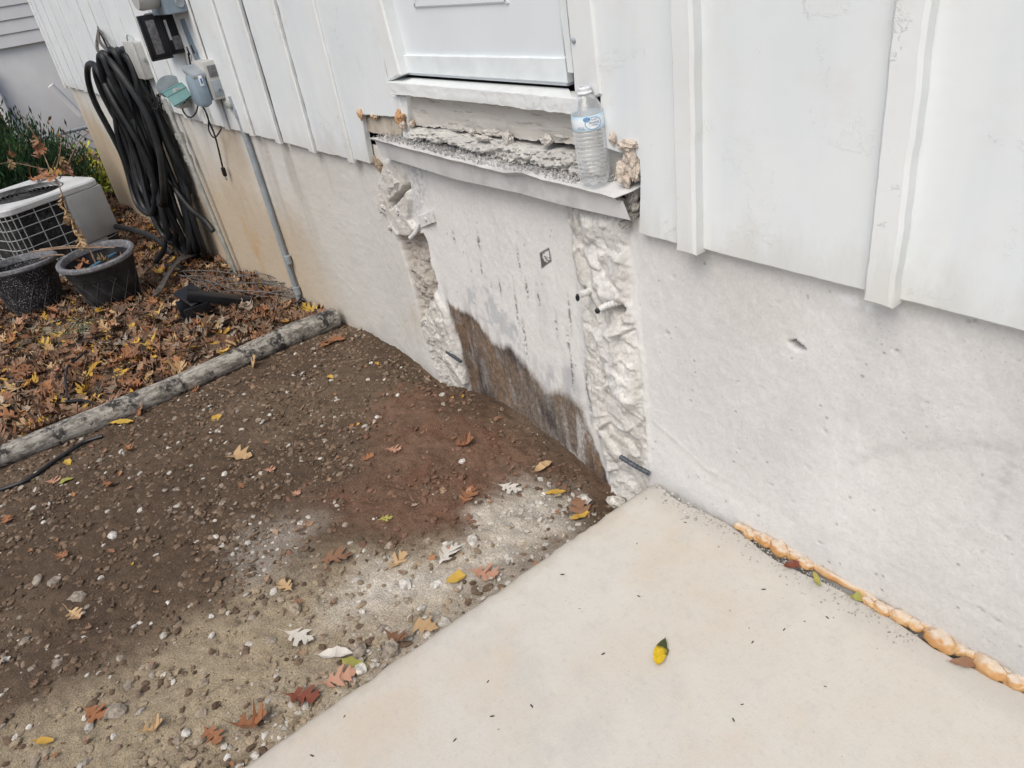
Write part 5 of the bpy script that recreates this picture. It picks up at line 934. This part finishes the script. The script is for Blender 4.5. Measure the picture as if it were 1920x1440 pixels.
# litter: the biggest leaves one by one, the rest as one mass
def lit_pos(k):
    out = []
    while len(out) < k:
        x = RNG.uniform(-9.5, -3.24); y = RNG.uniform(-3.2, -.02)
        vx = (np.array([x, y, -.2]) - CAM); px = 960 + FPX * (vx @ RT) / (vx @ FW)
        if px < -160: continue
        out.append((x, y))
    return np.array(out)
PAL = np.array([[.25, .125, .068], [.21, .115, .068], [.17, .105, .07], [.28, .185, .12], [.33, .26, .19], [.13, .088, .064], [.52, .31, .06], [.31, .145, .065], [.27, .23, .185]])
PW = np.array([.14, .16, .19, .15, .09, .13, .03, .08, .06]); PW /= PW.sum()
allV = []; allF = []; allC = []; nv = 0
for kd, cnt in (('oak', 3000), ('curl', 1900), ('lance', 900), ('ovate', 450), ('maple', 350)):
    for i, (pv, pf) in enumerate(PROTO[kd]):
        k = cnt // len(PROTO[kd]); P = lit_pos(k); ci = RNG.choice(len(PAL), k, p=PW); cl = PAL[ci] * RNG.uniform(.6, 1.25, k)[:, None]
        if kd in ('lance', 'ovate'): cl = np.where((RNG.random(k) < .38)[:, None], np.array([.56, .33, .06])[None] * RNG.uniform(.7, 1.1, k)[:, None], cl)
        s = RNG.uniform(.045, .092, k) * (.8 if kd in ('lance', 'ovate') else 1); zl = gh(P[:, 0], P[:, 1]) + RNG.uniform(0, .035, k); R_ = rots(k, .45)
        Vs = np.einsum('kij,kvj->kvi', R_, pv[None] * s[:, None, None]) + np.column_stack([P, zl])[:, None, :]; f4 = np.array(pf)
        allF.append((f4[None] + nv + (np.arange(k) * len(pv))[:, None, None]).reshape(-1, 4)); allV.append(Vs.reshape(-1, 3)); allC.append(np.repeat(cl, len(pv), 0)); nv += k * len(pv)
# ring of blown leaves round the yard outside the photo is left as soil; scraps on the gravel side
k = 260; x, y = scatter(k); pv, pf = PROTO['curl'][1]; s = RNG.uniform(.012, .03, k); R_ = rots(k, .5); Vs = np.einsum('kij,kvj->kvi', R_, pv[None] * s[:, None, None]) + np.column_stack([x, y, gh(x, y) + .006])[:, None, :]
allF.append((np.array(pf)[None] + nv + (np.arange(k) * len(pv))[:, None, None]).reshape(-1, 4)); allV.append(Vs.reshape(-1, 3)); allC.append(np.repeat(PAL[RNG.choice(len(PAL), k, p=PW)] * 1.2, len(pv), 0))
o = obj('leaf_litter', (np.vstack(allV), np.vstack(allF)), M_litter, col=np.vstack(allC)); kind(o, 'stuff', 'thick layer of dead oak leaves along the house')
CN = {'orange': 'orange', 'brown': 'brown', 'tan': 'tan', 'yellow': 'yellow', 'rust': 'rust coloured', 'pink': 'pinkish'}
KN = {'oak': 'flat oak leaf', 'curl': 'curled oak leaf', 'lance': 'narrow leaf', 'ovate': 'oval leaf'}
LEAVES = []
for i in range(225):
    while True:
        a, b = random.uniform(0, 640), random.uniform(470, 860); p = G(a, b)
        if -5.2 < p[0] < -3.3 and p[1] < -.04: break
    kd = random.choices(('oak', 'curl', 'lance', 'ovate'), (5, 3, 2, 1))[0]; colr = random.choices(('orange', 'brown', 'tan', 'yellow', 'rust', 'pink'), (2, 5, 2.4, .6, 3, 1))[0] if kd in ('oak', 'curl') else random.choices(('yellow', 'brown', 'tan'), (2, 1.2, 1))[0]
    LEAVES.append((leaf(p, kd, colr, random.uniform(.06, .105) * (.8 if kd in ('lance', 'ovate') else 1), random.uniform(0, 6.3), 'x', 'leaves on top of the litter beyond the log', (random.uniform(-22, 22), random.uniform(-22, 22)), None, .03), f'{CN[colr]} {KN[kd]}'))
single_out(LEAVES, [((372, 600), 'the broken black box'), ((200, 570), 'the base of the tray pot'), ((70, 575), 'the base of the speckled pot'), ((560, 565), 'the foot of the long conduit'), ((630, 605), 'the wall end of the log'), ((135, 628), 'the dry grass tuft'), ((138, 730), 'the thin bent cable'), ((0, 855), 'the left end of the log'), ((320, 735), 'the middle of the log'), ((460, 550), 'the wire mesh'), ((330, 500), 'the bottom of the hose bundle')])
# leaves in the pot and on the air conditioner
for k, (dx_, dy_, c_) in enumerate([(.05, .10, 'rust'), (-.06, .12, 'brown'), (.0, -.13, 'orange'), (-.1, -.08, 'rust'), (.09, .02, 'tan')]):
    leaf((-5.0 + dx_, -.70 + dy_, -.05), 'oak', c_, .10, k * 1.3, ('rust oak leaf in the tray pot, on its wall side', 'brown oak leaf at the back inside the tray pot', 'orange oak leaf inside the tray pot on its yard side', 'rust oak leaf at the far yard side inside the tray pot', 'tan oak leaf nearest the front inside the tray pot')[k], 'leaves in the pot', (random.uniform(-30, 30), random.uniform(-30, 30)), k, .0 + .02 * k)
for k, (a, b, c_) in enumerate([(62, 340, 'rust'), (70, 337, 'orange'), (80, 334, 'brown'), (92, 332, 'rust'), (108, 329, 'yellow'), (100, 335, 'orange'), (118, 326, 'rust'), (125, 322, 'brown')]):
    p = Gz(a, b, .29); leaf(p, 'curl' if k % 2 else 'oak', c_, .10, k * 1.1, f'{CN[c_]} dead leaf on the air conditioner, ' + ('leftmost of the pile', 'second from the left', 'third from the left', 'left of the weed stem', 'rightmost but two', 'beside the weed stem', 'rightmost but one', 'rightmost of the pile')[k], 'leaves on the air conditioner', (random.uniform(-30, 30), random.uniform(-30, 30)), k, .004)
# dry grass tuft
V = []; F = []; gt = G(135, 628)
for i in range(160):
    b0 = gt + np.array([RNG.normal() * .06, RNG.normal() * .09, .01]); d = np.array([RNG.normal(), RNG.normal() * 1.4, abs(RNG.normal()) * .35]); d = d / np.linalg.norm(d) * RNG.uniform(.06, .16); sd2 = np.cross(d, [0, 0, 1]); sd2 = sd2 / (np.linalg.norm(sd2) + 1e-6) * .0022
    n = len(V); V += [b0 - sd2, b0 + sd2, b0 + d * .6 + sd2 + np.array([0, 0, .02]), b0 + d * .6 - sd2 + np.array([0, 0, .02]), b0 + d]; F += [(n, n + 1, n + 2, n + 3), (n + 3, n + 2, n + 4)]
o = obj('dry_grass', (np.array(V), F), simple('dry_grass_blade', (.30, .30, .19), .8, .25, 40, 0)); kind(o, 'stuff', 'dry grass tuft lying on the leaf litter')
# specks and crumbs on the slab
V = []; F3 = []; cc = []; pv, pf = ico(1)
for i in range(620):
    if i < 70: p = np.array([RNG.uniform(-1.12, .1), RNG.uniform(-1.6, -.08), .001]); s = np.array([.0042, .0012, .001]) * RNG.uniform(.6, 1.5); c_ = np.array([.05, .045, .04])
    else:
        u_ = RNG.random(); xx_ = -1.16 + .75 * u_ ** .8; p = np.array([xx_, -.02 - abs(RNG.normal()) * .028, .001]); s = np.array([1, .8, .6]) * RNG.uniform(.0008, .0030) * (1 if xx_ > -.98 else RNG.uniform(.8, 2.6)); c_ = np.array([.5, .48, .45]) * RNG.uniform(.55, 1.15)
    q = (pv * s) @ np.array(Euler((0, 0, RNG.uniform(0, 6.3))).to_matrix()).T + p; V.append(q); cc.append(np.tile(c_, (len(pv), 1)))
Fz = np.array(pf)[None] + (np.arange(len(V)) * len(pv))[:, None, None]; o = obj('slab_crumbs', (np.vstack(V), Fz.reshape(-1, 3)), M_gravel, col=np.vstack(cc)); kind(o, 'stuff', 'tiny crumbs and specks scattered on the slab')
for k, (a, b, cl, rz_, s_) in enumerate([(1486, 1062, 'red', .9, .05), (1530, 1090, 'olive', 2.4, .045), (1620, 1122, 'olive', .75, .07), (1808, 1245, 'brown', .7, .06)]):
    leaf(Gz(a, b, .002), 'lance', cl, s_, rz_, ('dark reddish leaf caught under the foam bead', 'small green brown leaf below the foam gap', 'thin olive leaf stuck in the slab joint', 'brown leaf strip below the last foam lumps')[k], None, (20, 0), k, .003)

# ================================================================== background
t = empty('neighbour_house', (-12, 0, -.5), 'white lap sided neighbouring house beyond the corner', 'house')
for k in range(12):
    V, F = box((-12.02, -.5, 1.085 + .148 * k), (.02, 12, .165), .003, (0, rad(-5), 0)); obj('lap_plank', rel((V, F), t), M_far, t, smooth=False)
V, F = box((-12.2, -.5, .2), (.3, 12, 1.65), .01); obj('foundation', rel((V, F), t), simple('whitewashed_wall', (.80, .80, .785), .8, .03, 3, .2, 0, (.62, .6, .56), .3), t); obj('wall_core', rel(box((-12.6, -.5, 1.8), (1.0, 12, 1.8), 0), t), M_far, t)
dr_ = obj('crawlspace_door', rel(box((-12.0, -.64, .32), (.06, .60, .9), .01), t), M_rust, t); obj('door_screen', rel(box((-11.965, -.46, .22), (.01, .20, .45), .002), t), M_blackpl, dr_)
obj('door_frame', rel(box((-11.99, -.29, .35), (.09, .09, 1.0), .01), t), M_far, t)
o = obj('drain_pipe', tube([XP(95, 160, -11), XP(120, 184, -11), XP(152, 216, -11)], .04, 8), M_far); tag(o, 'white plastic pipe slanting down behind the shrubs', 'pipe')
t = empty('wire_fence', (-10, .1, -.4), 'low grey chain link fence behind the yellow shrub', 'fence')
for s in (-1, 1):
    for k in range(26): y0 = -1.1 + k * .1; obj('fence_wire', rel(tube([(-10, y0, -.45), (-10, y0 + s * .6, .15)], .006, 4), t), M_gal, t)
obj('top_rail', rel(tube([(-10, -1.4, .15), (-10, 2, .15)], .02, 8), t), M_gal, t)
for y0 in (-.55, 1.2): obj('fence_post', rel(tube([(-10, y0, -.5), (-10, y0, .25)], .028, 8), t), M_gal, t)
def bush(name, loc, label, ext, n_br, blades, bl, bw, cols, m, up, trunkm, outward=1.0):
    t = empty(name, loc, label, 'bush'); V = []; C_ = []
    for i in range(n_br):
        a = RNG.uniform(0, 6.283); r0 = RNG.random() ** .5; tip = np.array([ext[0] * r0 * math.cos(a), ext[1] * r0 * math.sin(a), ext[2] * (1 - .55 * r0 ** 2) * RNG.uniform(.55, 1.05)]); base = np.array([tip[0] * .25, tip[1] * .25, .05 * ext[2]])
        if i < 14: obj('branch', tube(smoothpath([base, .5 * (base + tip) + np.array([0, 0, .04]), tip], 4), list(np.linspace(.012, .003, 9)), 5), trunkm, t)
        cl = cols[RNG.integers(len(cols))] * RNG.uniform(.6, 1.3)
        for k in range(blades):
            u = RNG.uniform(.25, 1.0) ** .8; p = base * (1 - u) + tip * u + RNG.normal(size=3) * .035 * ext[2]; d = (tip - base); d = d / np.linalg.norm(d) * outward + np.array([0, 0, up]) + RNG.normal(size=3) * .55; d = d / np.linalg.norm(d) * bl * RNG.uniform(.6, 1.3)
            sd2 = np.cross(d, RNG.normal(size=3)); sd2 = sd2 / (np.linalg.norm(sd2) + 1e-9) * bw * RNG.uniform(.7, 1.2); V += [p, p + d * .5 + sd2, p + d, p + d * .5 - sd2]; C_ += [cl * RNG.uniform(.8, 1.2)] * 4
    F = np.arange(len(V)).reshape(-1, 4); obj('foliage', (np.array(V), F), m, t, smooth=False, col=np.array(C_)); obj('stem', tube([(0, 0, -.1), (0, 0, ext[2] * .3)], .03, 8), trunkm, t); return t
bush('juniper_bush', (-7.75, -.92, -.36), 'dark green juniper bush behind the air conditioner', (.8, .78, 1.16), 520, 70, .06, .007, [np.array([.022, .055, .022]), np.array([.03, .075, .03]), np.array([.018, .04, .02]), np.array([.045, .09, .03])], M_litter, .9, M_stem)
bush('shrub', (-8.75, -.02, -.42), 'yellow green leafy shrub at the corner of the house', (.45, .5, .62), 90, 14, .055, .018, [np.array([.30, .36, .05]), np.array([.22, .32, .06]), np.array([.42, .40, .06]), np.array([.40, .24, .05])], M_litter, .3, M_stem)
bush('dry_shrub', (-9.4, -.25, -.44), 'sparse brown twiggy shrub in front of the fence', (.5, .5, .85), 40, 9, .06, .016, [np.array([.36, .22, .12]), np.array([.28, .17, .09])], M_litter, .3, M_stem)
